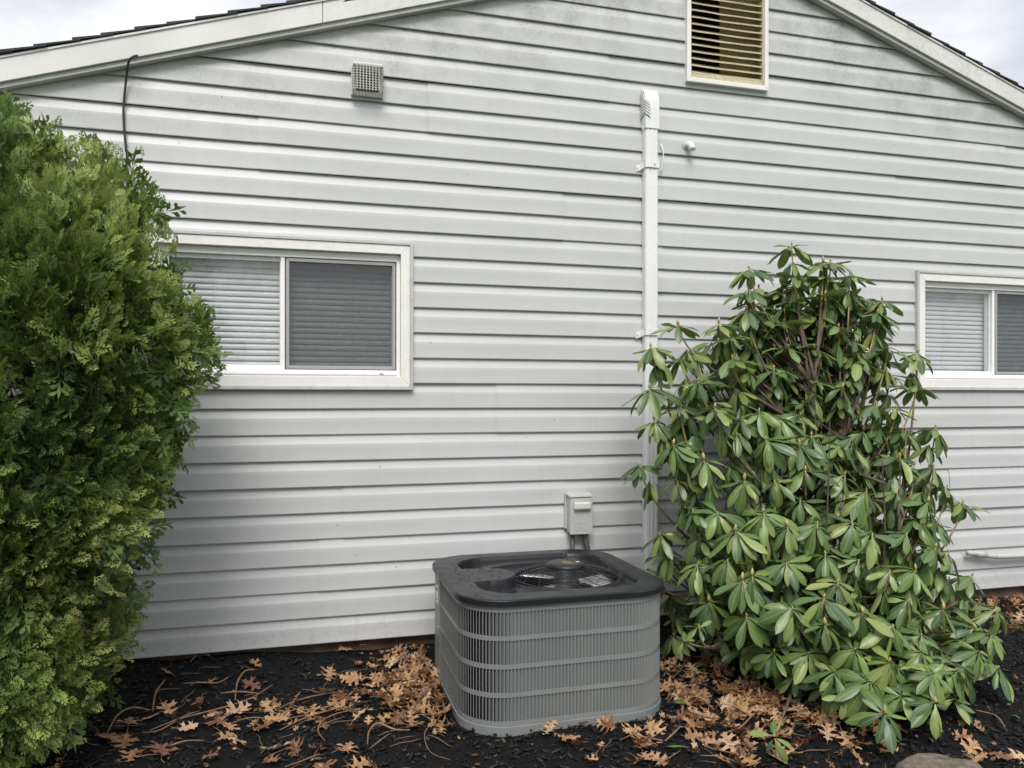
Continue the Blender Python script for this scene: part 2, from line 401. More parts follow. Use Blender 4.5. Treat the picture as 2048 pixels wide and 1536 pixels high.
def merge_instances(bases, which, mats4, tints, grad=None):
    """numpy join of transformed copies. bases: list of (V,F ndarray). returns V,F,tint"""
    Vs, Fs, Ts = [], [], []; off = 0
    which = np.asarray(which); mats4 = np.asarray(mats4); tints = np.asarray(tints)
    for b, (BV, BF) in enumerate(bases):
        idx = np.where(which == b)[0]
        if not len(idx): continue
        A = mats4[idx]; P = np.einsum('nij,vj->nvi', A[:, :3, :3], BV)+A[:, None, :3, 3]
        n, v = P.shape[:2]
        Vs.append(P.reshape(-1, 3)); Fs.append((BF[None]+(np.arange(n)*v)[:, None, None]+off).reshape(-1, BF.shape[1]))
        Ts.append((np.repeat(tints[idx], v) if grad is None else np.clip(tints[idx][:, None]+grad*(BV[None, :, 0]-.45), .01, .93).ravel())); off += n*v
    return np.concatenate(Vs), np.concatenate(Fs), np.concatenate(Ts)
def TM(loc, R, s=1.0):
    m = np.eye(4); m[:3, :3] = np.array(R)*s; m[:3, 3] = loc; return m
def euler(a, b, c): return np.array(Matrix.Rotation(c, 3, 'Z') @ Matrix.Rotation(b, 3, 'Y') @ Matrix.Rotation(a, 3, 'X'))

# mulch chips: thousands of black shreds
chips = []
for k in range(8):
    L = .5; wd = random.uniform(.12, .3); th = random.uniform(.06, .14); b_ = random.uniform(-.15, .15)
    CV = np.array([(-L, 0, 0), (-.2, -wd, 0+b_*.3), (.25, -wd*.8, b_*.2), (L, 0, b_), (.2, wd, 0), (-.3, wd*.7, 0), (0, 0, th), (.1, 0, -th)], float)
    CF = np.array([(i, (i+1) % 6, 6) for i in range(6)]+[((i+1) % 6, i, 7) for i in range(6)])
    chips.append((CV, CF))
N = 29000; wh = rng.integers(0, 8, N); ms_ = []; tn = rng.random(N)
for i in range(N):
    x = random.uniform(-1.6, 4.9); y = -2.1*random.random()**.8+.0 if random.random() < .9 else random.uniform(-2.3, 0)
    s = random.choice((.012, .018, .018, .026, .034, .05))*random.uniform(.7, 1.2)
    ms_.append(TM((x, y, gz(x, y)+random.uniform(0, .011)), euler(random.gauss(0, .45), random.gauss(0, .32), random.uniform(0, 6.3)), s))
V, F, T = merge_instances(chips, wh, ms_, tn)
tag(mk('mulch_chips', V, F, M['mulch'], tint=T), kind='stuff', label='shredded black mulch covering the planting bed')

# ------------------------------------------------------------------ house
E_ = .127; Z0 = .10
XL, XR = -2.75, 7.4
house = empty('house', (XA, 0, 0), 'grey vinyl sided house gable with white rakes and two slider windows', 'house')
WIN = [(-.70, .545, 1.335, 2.073), (3.605, 4.85, 1.345, 2.073)]     # outer trim
VENT = (2.058, 2.572, 3.045, 3.61)
HOLES = [(a+.03, b-.03, c+.03, d-.03) for a, b, c, d in WIN]+[(VENT[0]+.02, VENT[1]-.02, VENT[2]+.02, VENT[3]-.02)]
def rx(z):      # x limits of the wall under the rakes at height z
    zz = z-.012
    return max(XL, XA-(ZA-zz)/ML), min(XR, XA+(ZA-zz)/MR)
PROF = [(.003, .000), (.0025, -.0085), (.000, -.0185), (.004, -.0205), (.016, -.0192), (.036, -.0180), (.060, -.0174), (.0795, -.0174), (.0812, -.0170), (.0855, -.0150), (.093, -.0116), (.103, -.0078), (.114, -.0044), (.1275, -.0015)]
def panel(x0, x1, k, ncourse, lift):
    zs = [(Z0+(k+c)*E_+dz, dy) for c in range(ncourse) for dz, dy in PROF]
    # insert opening limits
    lv = []
    for i, (z, y) in enumerate(zs):
        lv.append((z, y))
        if i+1 < len(zs):
            z2, y2 = zs[i+1]
            if abs(z2-z) > .004:
                for h in HOLES:
                    for hz in h[2:]:
                        if z < hz < z2: t = (hz-z)/(z2-z); lv.append((hz, y+(y2-y)*t))
    lv2 = lv
    xg = set(np.arange(math.floor(x0/.3)*.3, x1, .3)); xg |= {x0, x1}
    for h in HOLES: xg |= {h[0], h[1]}
    xg = sorted(x for x in xg if x0 <= x <= x1)
    V = []
    for z, y in lv2:
        a, b = rx(z)
        for x in xg:
            w_ = .0012*noise.noise(Vector((x*1.3, k*3.1, 0)))+.0007*noise.noise(Vector((x*4, k*1.7, z*3)))
            zz = z+.0018*noise.noise(Vector((x*.8, k*2.3+7, 0)))
            V.append((min(max(x, a), b), y*.74-lift+w_, zz))
    n = len(xg); F = []
    for j in range(len(lv2)-1):
        for i in range(n-1):
            q = (j*n+i, j*n+i+1, (j+1)*n+i+1, (j+1)*n+i)
            c = [V[t] for t in q]
            if max(v[0] for v in c)-min(v[0] for v in c) < .002: continue
            cx = sum(v[0] for v in c)/4; cz = (lv2[j][0]+lv2[j+1][0])/2
            if any(h[0] < (xg[i]+xg[i+1])/2 < h[1] and h[2] < cz < h[3] for h in HOLES): continue
            F.append(q)
    if x1 < XR-.01: pass
    if F:
        o = mk('siding_panel', V, F, M['siding'], house, smooth=False)
        # drop loose vertices
        bm = bmesh.new(); bm.from_mesh(o.data)
        bmesh.ops.delete(bm, geom=[v for v in bm.verts if not v.link_faces], context='VERTS')
        bm.to_mesh(o.data); bm.free()
        o.data.shade_smooth(); o.data.set_sharp_from_angle(angle=radians(24))
SEAM = {0: 2.9, 2: at_y(638, 1150, 0).x, 4: at_y(686, 1000, 0).x, 6: at_y(1640, 900, 0).x, 8: at_y(991, 815, 0).x, 10: 2.35, 12: .95+.9, 14: 1.9, 16: at_y(1115, 440, 0).x,
        18: at_y(517, 290, 0).x, 20: at_y(855, 230, 0).x, 22: at_y(1207, 165, 0).x, 24: 3.0, 26: 1.2, 28: 9}
EXTRA = {4: at_y(1121, 1000, 0).x, 18: at_y(1782, 390, 0).x}
for k in range(0, 30, 2):
    s0 = SEAM[k]; cuts = sorted({s0+i*3.66 for i in range(-3, 4)} | ({EXTRA[k]} if k in EXTRA else set()))
    cuts = [c for c in cuts if XL+.1 < c < XR-.1]
    if k in EXTRA: cuts = [c for c in cuts if abs(c-EXTRA[k]) < .01 or abs(c-EXTRA[k]) > .8]
    xsn = [XL]+cuts+[XR]
    iv = [(xsn[i], xsn[i+1]+(.025 if i < len(xsn)-2 else 0), i) for i in range(len(xsn)-1)]
    za_, zb2 = Z0+k*E_, Z0+(k+2)*E_
    for h in HOLES:
        if h[2] <= za_+.004 and h[3] >= zb2-.004:
            nv = []
            for a, b, i in iv:
                if b <= h[0] or a >= h[1]: nv.append((a, b, i))
                else:
                    if a < h[0]-.02: nv.append((a, h[0], i))
                    if b > h[1]+.02: nv.append((h[1], b, i))
            iv = nv
    for a_, b_, i in iv:
        panel(a_, b_, k, 2 if k < 28 else 1, .0038 if i % 2 else .0)
    for i in range(0):
        panel(xsn[i], xsn[i+1]+(.025 if i < len(xsn)-2 else 0), k, 2 if k < 28 else 1, .0022 if i % 2 else .0)
# structure behind
mb = MB(); mb.box(XL, XR, .03, 7.8, -.3, Z0+.02); mb.build('foundation', M['foundation'], house)
mb = MB()      # sheathing in strips around the openings
def sheath(x0, x1, z0, z1): mb.box(x0, x1, .012, .10, z0, z1)
zt = 2.3
sheath(XL, WIN[0][0]+.03, Z0, zt); sheath(WIN[0][1]-.03, WIN[1][0]+.03, Z0, zt); sheath(WIN[1][1]-.03, XR, Z0, zt)
for wn in WIN: sheath(wn[0]+.03, wn[1]-.03, Z0, wn[2]+.03); sheath(wn[0]+.03, wn[1]-.03, wn[3]-.03, zt)
for (a, b) in ((None, VENT[0]+.02), (VENT[1]-.02, None)):
    L_ = XL if a is None and b is not None and b < XA else VENT[1]-.02
    pts = []
    if a is None: pts = [(XL, zt), (b, zt), (b, rake(b)-.01), (XL, max(zt+.01, rake(XL)-.01))]
    else: pts = [(a, zt), (XR, zt), (XR, max(zt+.01, rake(XR)-.01)), (a, rake(a)-.01)]
    xl = pts[0][0]; 
    q = [p for p in pts]
    if a is None:
        xe = XA-(ZA-zt)/ML; q = [(max(xe, XL), zt), (b, zt), (b, rake(b)-.01)] + ([(XL, rake(XL)-.01)] if xe < XL else [])
    else:
        xe = XA+(ZA-zt)/MR; q = [(a, zt), (min(xe, XR), zt)]+([(XR, rake(XR)-.01)] if xe > XR else [])+[(a, rake(a)-.01)]
    mb.prism(q, lambda u, v, k_: (u, .012+.088*k_, v))
sheath(VENT[0]+.02, VENT[1]-.02, zt, VENT[2]+.02)
mb.build('sheathing', M['dark'], house)
mb = MB()      # side and back walls (plain, out of view)
mb.box(XL, XL+.1, .10, 7.8, Z0, rake(XL)-.02); mb.box(XR-.1, XR, .10, 7.8, Z0, rake(XR)-.02)
mb.prism([(XL, Z0), (XR, Z0), (XR, rake(XR)-.02), (XA, ZA-.02), (XL, rake(XL)-.02)], lambda u, v, k_: (u, 7.7+.1*k_, v))
mb.build('side_wall', M['siding'], house)
# rake boards -------------------------------------------------
def rake_strip(x0, x1, lo, hi, y0, y1, name, mat, seg=14, wob=.0, bev=.002, cut=0):
    mb = MB(); V = []
    for i in range(seg+1):
        x = x0+(x1-x0)*i/seg; z = rake(x); wy = wob*noise.noise(Vector((x*1.4, 1, lo*9)))
        V += [(x, y0+wy, z+lo), (x, y1, z+lo), (x, y1, z+hi), (x, y0+wy*.6, z+hi)]
    F = []
    for i in range(seg):
        a = i*4; F += [(a+j, a+4+j, a+4+(j+1) % 4, a+(j+1) % 4) for j in range(4)]
    F += [(0, 1, 2, 3), (seg*4+3, seg*4+2, seg*4+1, seg*4)]
    mb.add(V, F); return mb.build(name, mat, house, bevel=bev)
xsf = at_y(645, 25, -.07).x
XEL, XER = XL-.35, XR+.35
for (a, b) in ((XEL, xsf), (xsf+.002, XA-.001), (XA+.001, 6.0), (6.002, XER)):
    rake_strip(a, b, .018, .128, -.070, -.028, 'rake_fascia', M['fascia'], wob=.004)
    rake_strip(a, b, .119, .1285, -.076, -.0705, 'drip_edge', M['fascia'], bev=.0)
for (a, b) in ((XL, XA-.001), (XA+.001, XR)):
    rake_strip(a, b, -.004, .0175, -.056, -.020, 'rake_channel', M['jtrim'], seg=26)
    rake_strip(a, b, .0, .08, -.0195, .008, 'frieze_filler', M['jtrim'], seg=26, bev=0)
# roof deck + shingle courses (only their ends are seen)
def slope_pts(side):
    return (XA, (XEL if side < 0 else XER))
for side in (-1, 1):
    xe = XEL if side < 0 else XER; m_ = ML if side < 0 else MR
    mb = MB(); mb.add([(XA, y, ZA+o_) for y in (-.069, 7.9) for o_ in (.100, .129)]+[(xe, y, rake(xe)+o_) for y in (-.069, 7.9) for o_ in (.100, .129)],
                      [(0, 1, 5, 4), (2, 6, 7, 3), (1, 3, 7, 5), (0, 4, 6, 2), (4, 5, 7, 6), (0, 2, 3, 1)])
    mb.build('roof_deck', M['dark'], house)
    n = int(abs(xe-XA)/.132)+1
    for i in range(n):
        x_top = XA+side*(i*.132-.03); x_bot = XA+side*((i+1)*.132+.012)
        if abs(x_bot-XA) > abs(xe-XA)+.03: x_bot = xe+side*.02
        j = random.uniform(-.004, .004); th = .0105; ov = -.083+random.uniform(-.004, .004)
        x_bot += random.uniform(-.012, .012)
        za = rake(x_top)+.131+j*.3; zb = rake(x_bot)+.131+.010+j*.5
        if side*(x_top-XA) < 0: za = ZA+.131
        V = [(x_top, ov, za), (x_top, 7.95, za), (x_top, 7.95, za+.004), (x_top, ov, za+.004),
             (x_bot, ov, zb-.004), (x_bot, 7.95, zb-.004), (x_bot, 7.95, zb+th), (x_bot, ov, zb+th-random.uniform(0, .004))]
        mk('shingle_course', V, [(0, 1, 2, 3), (7, 6, 5, 4), (0, 4, 5, 1), (3, 2, 6, 7), (0, 3, 7, 4), (1, 5, 6, 2)], M['shingle'], house)
# windows ------------------------------------------------------
def frame_ring(mb, x0, x1, z0, z1, t, y0, y1):     # mitred rectangular ring
    tt = t if hasattr(t, '__len__') else (t, t, t, t)      # left,right,bottom,top
    o = [(x0, z0), (x1, z0), (x1, z1), (x0, z1)]; i_ = [(x0+tt[0], z0+tt[2]), (x1-tt[1], z0+tt[2]), (x1-tt[1], z1-tt[3]), (x0+tt[0], z1-tt[3])]
    for k in range(4):
        a, b, c, d = o[k], o[(k+1) % 4], i_[(k+1) % 4], i_[k]
        sh = .0006
        V = [(p[0], y, p[1]) for y in (y0, y1) for p in (a, b, c, d)]
        mb.add(V, [(0, 1, 2, 3), (7, 6, 5, 4), (0, 4, 5, 1), (1, 5, 6, 2), (2, 6, 7, 3), (3, 7, 4, 0)])
    return mb
def make_window(ix, label):
    x0, x1, z0, z1 = WIN[ix]
    wdw = part_empty('window', house, ((x0+x1)/2, 0, z0)); wdw['label'] = label
    mb = MB(); frame_ring(mb, x0, x1, z0, z1, .016, -.036, -.004); mb.build('trim_channel', M['jtrim'], wdw, bevel=.0018)
    mb = MB(); frame_ring(mb, x0+.0165, x1-.0165, z0+.0165, z1-.0165, (.045, .045, .050, .045), -.030, .05); mb.build('casing', M['trim'], wdw, bevel=.002)
    a0, a1, b0, b1 = x0+.062, x1-.062, z0+.067, z1-.062
    mb = MB(); frame_ring(mb, a0, a1, b0, b1, (.018, .018, .030, .034), .000, .07)
    mb.box(a0+.018, a1-.018, -.010, .0, b0+.008, b0+.022)
    mb.build('outer_frame', M['vinyl'], wdw, bevel=.002)
    c0, c1, d0, d1 = a0+.0185, a1-.0185, b0+.0305, b1-.0345; mid = (c0+c1)/2-.008
    # left sash (inner track), right sash behind a screen
    mb = MB(); frame_ring(mb, c0, mid+.014, d0, d1, (.026, .024, .022, .020), .022, .040); mb.build('sash', M['vinyl'], wdw, bevel=.0015)
    mb = MB(); frame_ring(mb, mid-.012, c1, d0, d1, .022, .042, .060); mb.build('sash', M['vinyl'], wdw, bevel=.0015)
    mb = MB(); mb.box(c0+.027, mid-.011, .030, .034, d0+.023, d1-.021); mb.build('glass_pane', M['glass'], wdw)
    mb = MB(); mb.box(mid+.011, c1-.023, .050, .054, d0+.023, d1-.023); mb.build('glass_pane', M['glass'], wdw)
    mb = MB(); mb.box(mid-.006, mid+.013, .004, .021, d0, d1); mb.build('meeting_stile', M['vinyl'], wdw, bevel=.0015)
    mb = MB(); frame_ring(mb, mid+.0155, c1-.001, d0+.001, d1-.001, .002, .006, .02); mb.build('gasket', M['gasket'], wdw)
    mb = MB(); frame_ring(mb, mid+.018, c1-.0035, d0+.0035, d1-.0035, .016, .004, .014); mb.build('screen_frame', M['screenframe'], wdw, bevel=.0015)
    mb = MB(); mb.box(mid+.034, c1-.0195, .0085, .0095, d0+.0195, d1-.0195); mb.build('insect_screen', M['screen'], wdw)
    if ix == 0:
        mb = MB(); mb.box(x1-.165, x1-.145, -.0112, -.0095, b0+.010, b0+.014); mb.build('weep_slot', M['gasket'], wdw)
    # blinds
    mb = MB(); mb.box(c0-.01, c1+.01, .072, .105, d1-.045, d1+.02); mb.build('headrail', M['slat'], wdw)
    ns_ = int((d1-.045-d0+.02)/.0285)
    prof = [(-.0165, -.007), (-.009, -.0095), (0, -.0075), (.008, -.001), (.0165, .009)]
    for i in range(ns_):
        zc_ = d1-.055-i*.0285; V = []; xx = [c0-.008, (c0+c1)/2, c1+.008]
        for x in xx:
            sag = .0012*noise.noise(Vector((x*5, i*1.3, ix)))
            for dz, dy in prof: V += [(x, .088+dy, zc_+dz+sag), (x, .0888+dy, zc_+dz+sag)]
        n = len(prof); F = []
        for j in range(2):
            for q in range(n-1):
                a = j*2*n+2*q; b = a+2*n; F += [(a, b, b+2, a+2), (a+1, a+3, b+3, b+1)]
        mk('blind_slat', V, F, M['slat'], wdw, smooth=True)
    for lx in (.2, .8):
        x = c0+(c1-c0)*lx; MB().tube([(x, .0765, d0-.02), (x, .0765, d1-.03)], .0009, 4).build('ladder_cord', M['slat'], wdw)
    # dim room behind
    mb = MB(); mb.add([(x0-.3, .12, z0-.4), (x1+.3, .12, z0-.4), (x1+.3, .12, z1+.3), (x0-.3, .12, z1+.3), (x0-.3, 1.6, z0-.4), (x1+.3, 1.6, z0-.4), (x1+.3, 1.6, z1+.3), (x0-.3, 1.6, z1+.3)],
                      [(4, 5, 6, 7), (0, 1, 5, 4), (3, 7, 6, 2), (0, 4, 7, 3), (1, 2, 6, 5)]); mb.build('room', M['room'], wdw)
make_window(0, 'slider window right of the tall evergreen'); make_window(1, 'slider window at the right edge behind the bush')
# gable vent
x0, x1, z0, z1 = VENT
gv = part_empty('gable_vent', house, ((x0+x1)/2, 0, z0))
mb = MB(); frame_ring(mb, x0, x1, z0, z1, (.024, .024, .026, .026), -.040, .06); mb.build('vent_frame', M['trim'], gv, bevel=.003)
mb = MB(); frame_ring(mb, x0+.0245, x1-.0245, z0+.0265, z1-.0265, (.008, .008, .026, .01), -.028, .06); mb.build('inner_frame', M['louvre'], gv, bevel=.001)
zz = z0+.056; a, b = x0+.033, x1-.033
while zz < z1-.05:
    V = []; nseg = 10
    for i in range(nseg+1):
        x = a+(b-a)*i/nseg; sg = .003*noise.noise(Vector((x*9, zz*31, 2)))-.003*sin(pi*i/nseg)
        for (dy, dz) in ((-.024, .0), (-.0245, .0055), (-.020, .0065), (.018, .037), (.018, .034), (-.020, .003)):
            V.append((x, dy+sg*.4, zz+dz+sg))
    F = [(i*6+j, (i+1)*6+j, (i+1)*6+(j+1) % 6, i*6+(j+1) % 6) for i in range(nseg) for j in range(6)]
    F += [tuple(range(5, -1, -1)), tuple(nseg*6+j for j in range(6))]
    mk('louvre_slat', V, F, M['louvre'], gv); zz += .0385
mb = MB(); mb.box(a+(b-a)*.47, b+.02, .032, .04, z0+.03, z1-.03); mb.build('backing_board', M['louvre'], gv)
mb = MB(); mb.add([(x0, .06, z0), (x1, .06, z0), (x1, .06, z1), (x0, .06, z1), (x0, .6, z0), (x1, .6, z0), (x1, .6, z1), (x0, .6, z1)], [(4, 5, 6, 7), (0, 1, 5, 4), (3, 7, 6, 2), (0, 4, 7, 3), (1, 2, 6, 5)])
mb.build('vent_throat', simple('vent_throat', (.10, .08, .05), .9, bs=0), gv)

# ------------------------------------------------------------------ wall fittings
# line-set cover / downspout with hooded cap
dx0, dx1, dy0, dy1 = 1.797, 1.872, -.066, -.019
duct = empty('downspout', ((dx0+dx1)/2, -.02, .03), 'white rectangular downspout pipe with a ribbed hooded cap running up the siding', 'downspout')
ztop = 2.765
mb = MB()
def oct_(x0_, x1_, y0_, y1_, c): return [(x0_+c, y0_), (x1_-c, y0_), (x1_, y0_+c), (x1_, y1_), (x0_, y1_), (x0_, y0_+c)]
prof_d = [(dx0, dy1), (dx0, dy0+.010), (dx0+.006, dy0+.002), (dx0+.020, dy0), (dx0+.022, dy0+.002), (dx0+.032, dy0+.002), (dx0+.034, dy0), (dx0+.044, dy0), (dx0+.046, dy0+.002), (dx0+.056, dy0+.002), (dx0+.058, dy0), (dx1-.006, dy0+.001), (dx1, dy0+.010), (dx1, dy1)]
mb.prism(prof_d, lambda u, v, k_: (u, v, .02+(ztop-.02)*k_)); mb.build('pipe', M['downspout'], duct)
cp = MB(); n = 14; V = []          # cap curves back over to the wall
cpts = [(-.070, ztop-.012), (-.070, ztop+.10), (-.066, ztop+.15), (-.055, ztop+.185), (-.038, ztop+.205), (-.018, ztop+.212)]
for (y, z) in cpts:
    V += [(dx0-.003, y, z), (dx1+.003, y, z)]
k0 = len(V)
for (y, z) in cpts: V += [(dx0-.003, -.018, min(z, ztop+.211)), (dx1+.003, -.018, min(z, ztop+.211))]
F = []
for i in range(len(cpts)-1):
    F.append((2*i, 2*i+1, 2*i+3, 2*i+2)); F.append((2*i, 2*i+2, k0+2*i+2, k0+2*i)); F.append((2*i+1, k0+2*i+1, k0+2*i+3, 2*i+3))
F.append((0, k0, k0+1, 1)); cp.add(V, F); cp.build('cap', M['downspout'], duct, bevel=.004)
rb = MB()
for i in range(9):
    z = ztop+.06+i*.0155; w_ = .0055
    y_ = -.066 if i < 5 else -.066+(i-4)*.007
    for s_ in (0,):
        rb.box(dx0-.013, dx0-.003, y_-.006, -.022, z, z+.006, Matrix.Translation((dx0, -.04, z)) @ Matrix.Rotation(radians(-25), 4, 'X') @ Matrix.Translation((-dx0, .04, -z)))
    rb.box(dx0-.010, dx0+.024, y_-.012, y_+.004, z, z+.006, Matrix.Translation((dx0, -.07, z)) @ Matrix.Rotation(radians(32), 4, 'Y') @ Matrix.Translation((-dx0, .07, -z)))
rb.build('cap_ribs', M['downspout'], duct)
for zb in (at_y(1300, 328, -.07).z, at_y(1300, 664, -.07).z):
    mb = MB(); h = .017
    P = [(dx0-.040, -.022), (dx0-.016, -.024), (dx0-.004, -.045), (dx0-.003, dy0-.002), (dx0+.020, dy0-.006), (dx1-.018, dy0-.005), (dx1+.002, dy0-.002), (dx1+.003, -.022)]
    V = []
    for i, (x, y) in enumerate(P):
        dz = -.016 if i == 0 else (-.008 if i == 1 else 0)
        V += [(x, y, zb-h+dz), (x, y, zb+h+dz), (x, y-.0018, zb+h+dz), (x, y-.0018, zb-h+dz)]
    F = [(i*4+j, (i+1)*4+j, (i+1)*4+(j+1) % 4, i*4+(j+1) % 4) for i in range(len(P)-1) for j in range(4)]+[(0, 1, 2, 3), (4*len(P)-1, 4*len(P)-2, 4*len(P)-3, 4*len(P)-4)]
    st = mb.add(V, F).build('strap', M['downspout'], duct)
    for sx, sy in ((dx0-.030, -.025), (dx0+.048, dy0-.0085)):
        sb = MB(); sb.tube([(sx, sy, zb-(.014 if sx < dx0 else 0)), (sx, sy-.003, zb-(.014 if sx < dx0 else 0))], .0042, 8); sb.build('screw', M['galv'], st)
# white bowed wire beside it
P = [at_y(1321, 288, -.025), at_y(1326, 300, -.04), at_y(1326, 318, -.04), at_y(1322, 345, -.035)]
tag(MB().tube(catmull(P, 6), .0035, 6).build('wire', M['downspout'], smooth=True, origin=P[0]), 'short white wire bowing out beside the upper downspout strap', 'wire')
# small pvc stub elbow
p0 = at_y(1372, 293, -.02); 
pe = empty('pipe_stub', (p0.x, 0, p0.z), 'small white PVC pipe stub elbow poking out of the siding under the gable vent', 'pipe')
MB().tube(bez([(p0.x, 0, p0.z+.008), (p0.x+.004, -.045, p0.z+.012), (p0.x+.012, -.062, p0.z+.004), (p0.x+.014, -.066, p0.z-.032)], 8), [.017]*5+[.0185]*4, 14).build('elbow', M['pvc'], pe, smooth=True)
MB().tube([(p0.x, -.012, p0.z+.008), (p0.x, -.022, p0.z+.008)], .024, 14).build('sealant_ring', M['jtrim'], pe)
# vent cage
vx0, vx1, vz0, vz1 = .244, .392, 2.785, 2.922
vc = empty('dryer_vent', ((vx0+vx1)/2, 0, vz0), 'square plastic vent with white wire cage cover high on the siding', 'vent')
mb = MB(); mb.box(vx0-.004, vx1+.004, -.030, -.004, vz0-.004, vz1+.006); mb.build('base_plate', M['cagep'], vc, bevel=.003)
mb = MB(); mb.box(vx0+.018, vx1-.018, -.034, -.0302, vz0+.02, vz1-.02); mb.build('dark_opening', M['dark'], vc)
mb = MB(); mb.box(vx0+.002, vx1-.002, -.084, -.030, vz1-.012, vz1+.004); mb.build('hood', M['cagep'], vc, bevel=.005)
mb = MB(); t_ = .0024; nC = 9; ch = .012
for i in range(nC+1):
    x = vx0+.006+(vx1-vx0-.012)*i/nC; y_ = -.082 if 0 < i < nC else -.072
    mb.tube([(x, -.03, vz0+.001), (x, y_+ch, vz0+.001), (x, y_, vz0+ch), (x, y_, vz1-.01)], t_, 4)
for i in range(nC+1):
    z = vz0+.012+(vz1-vz0-.024)*i/nC
    mb.tube([(vx0+.001, -.03, z), (vx0+.001, -.082+ch, z), (vx0+ch, -.082, z), (vx1-ch, -.082, z), (vx1-.001, -.082+ch, z), (vx1-.001, -.03, z)], t_, 4)
for y in (-.045, -.060):
    mb.tube([(vx0+.001, y, vz1), (vx0+.001, y, vz0+.001), (vx1-.001, y, vz0+.001), (vx1-.001, y, vz1)], t_, 4)
mb.build('cage_grid', M['cagep'], vc)
# black cable on the left
P = [at_y(275, 111, -.085), at_y(265, 114, -.10), at_y(258, 122, -.095), at_y(254, 145, -.05), at_y(250, 180, -.03), at_y(247, 215, -.026), at_y(248, 255, -.026), at_y(252, 300, -.028), at_y(254, 340, -.028), at_y(252, 700, -.028), at_y(254, 1150, -.03), at_y(256, 1170, -.03), at_y(247, 1260, -.03), at_y(243, 1300, -.03), at_y(244, 1335, -.035)]
tag(MB().tube(catmull(P, 8), .0052, 8).build('cable', M['cable'], smooth=True, origin=P[-1]), 'black cable hanging down the siding from the left rake board behind the evergreen', 'cable')
P = [at_y(243, 1300, -.04), at_y(236, 1318, -.06), at_y(225, 1335, -.09)]
tag(MB().tube(catmull(P, 4), .004, 6).build('cable', M['cable'], smooth=True, origin=P[-1]), 'short black cable end forking to the ground at the foot of the siding', 'cable')
# disconnect box
bx0, bx1, bz0, bz1 = 1.352, 1.478, .585, .79
db = empty('disconnect_box', ((bx0+bx1)/2, 0, bz0), 'grey electrical disconnect box on the siding above the air conditioner', 'electrical box')
mb = MB(); mb.box(bx0-.006, bx1-.004, -.035, -.012, bz0+.02, bz1+.002); mb.build('back_plate', M['boxgrey'], db, bevel=.003)
mb = MB(); mb.box(bx0+.004, bx1, -.082, -.0355, bz0+.005, bz1-.004); mb.build('enclosure', M['boxgrey'], db, bevel=.004)
mb = MB(); mb.prism([(-.035, bz1+.006), (-.090, bz1-.004), (-.092, bz1-.014), (-.035, bz1-.006)], lambda u, v, k_: (bx0-.002+(bx1-bx0+.006)*k_, u, v)); mb.build('rain_hood', M['boxgrey'], db, bevel=.002)
mb = MB(); mb.prism([(bx0+.004, bz0-.003), (bx1+.004, bz0-.003), (bx1+.002, bz1-.020), (bx0+.006, bz1-.020)], lambda u, v, k_: (u, -.0905+.008*k_, v)); cv = mb.build('cover', M['boxgrey'], db, bevel=.002)
mb = MB(); mb.box(bx0+.020, bx1-.012, -.112, -.091, bz1-.078, bz1-.038); mb.build('handle', M['knob'], cv, bevel=.009)
mb = MB(); frame_ring(mb, bx0+.03, bx1-.018, bz0+.018, bz0+.058, .0015, -.0918, -.0906)
for i in range(3): mb.box(bx0+.04, bx1-.04-i*.012, -.0917, -.0906, bz0+.026+i*.009, bz0+.029+i*.009)
mb.build('embossed_plate', M['boxgrey'], cv)
zt_ = bz0-.002
MB().tube([(bx0+.028, -.055, zt_), (bx0+.030, -.057, .30)], .0105, 12).build('conduit', M['conduit'], db, smooth=True)
c2 = bez([(bx1-.030, -.058, zt_), (bx1-.028, -.060, zt_-.05), (bx1-.012, -.075, zt_-.08), (bx1-.005, -.095, .40), (bx1, -.11, .30)], 14)
MB().tube(c2, [.018]*2+[.0135]*13, 12).build('conduit', M['conduit'], db, smooth=True)
MB().tube([(bx1-.052, -.055, zt_+.002), (bx1-.052, -.055, zt_-.014)], .012, 10).build('conduit_nut', M['conduit'], db)
# conduit pipe on the right
pr = [at_y(1935, 1106, -.05), at_y(1952, 1107, -.05), at_y(1970, 1110, -.05), at_y(1990, 1112, -.055), at_y(2048, 1111, -.055), at_y(2150, 1108, -.05)]
pr[-1] = Vector((6.4, -.05, .27))
hp = empty('conduit_pipe', (4.3, 0, .29), 'horizontal grey PVC conduit low on the siding at the right edge', 'pipe')
MB().tube(catmull(pr, 5), .016, 12).build('pipe', M['boxgrey'], hp, smooth=True)
MB().tube([pr[1], pr[2]], .021, 12).build('coupling', M['boxgrey'], hp, smooth=True)

# ------------------------------------------------------------------ air conditioner
AX, AY, AH, AR = 1.04, -.595, .435, .19
def rsq(s, half=AH, r=AR):
    """point and outward normal at arclength s; starts at the back end of the left face and runs left > front > right > back"""
    L = 2*(half-r); q = pi*r/2; P_ = 4*(L+q); s %= P_
    sides = [((-half, half-r), (0, -1), (-1, 0), (-half+r, -half+r)), ((-half+r, -half), (1, 0), (0, -1), (half-r, -half+r)),
             ((half, -half+r), (0, 1), (1, 0), (half-r, half-r)), ((half-r, half), (-1, 0), (0, 1), (-half+r, half-r))]
    for (p, d, n_, c) in sides:
        if s < L: return Vector((p[0]+d[0]*s, p[1]+d[1]*s, 0)), Vector((n_[0], n_[1], 0)), Vector((d[0], d[1], 0))
        s -= L
        if s < q:
            a0 = math.atan2(n_[1], n_[0]); a = a0+s/r; n2 = Vector((cos(a), sin(a), 0))
            return Vector((c[0], c[1], 0))+n2*r, n2, Vector((-sin(a), cos(a), 0))
        s -= q
    return rsq(0, half, r)
PER = 4*(2*(AH-AR)+pi*AR/2)
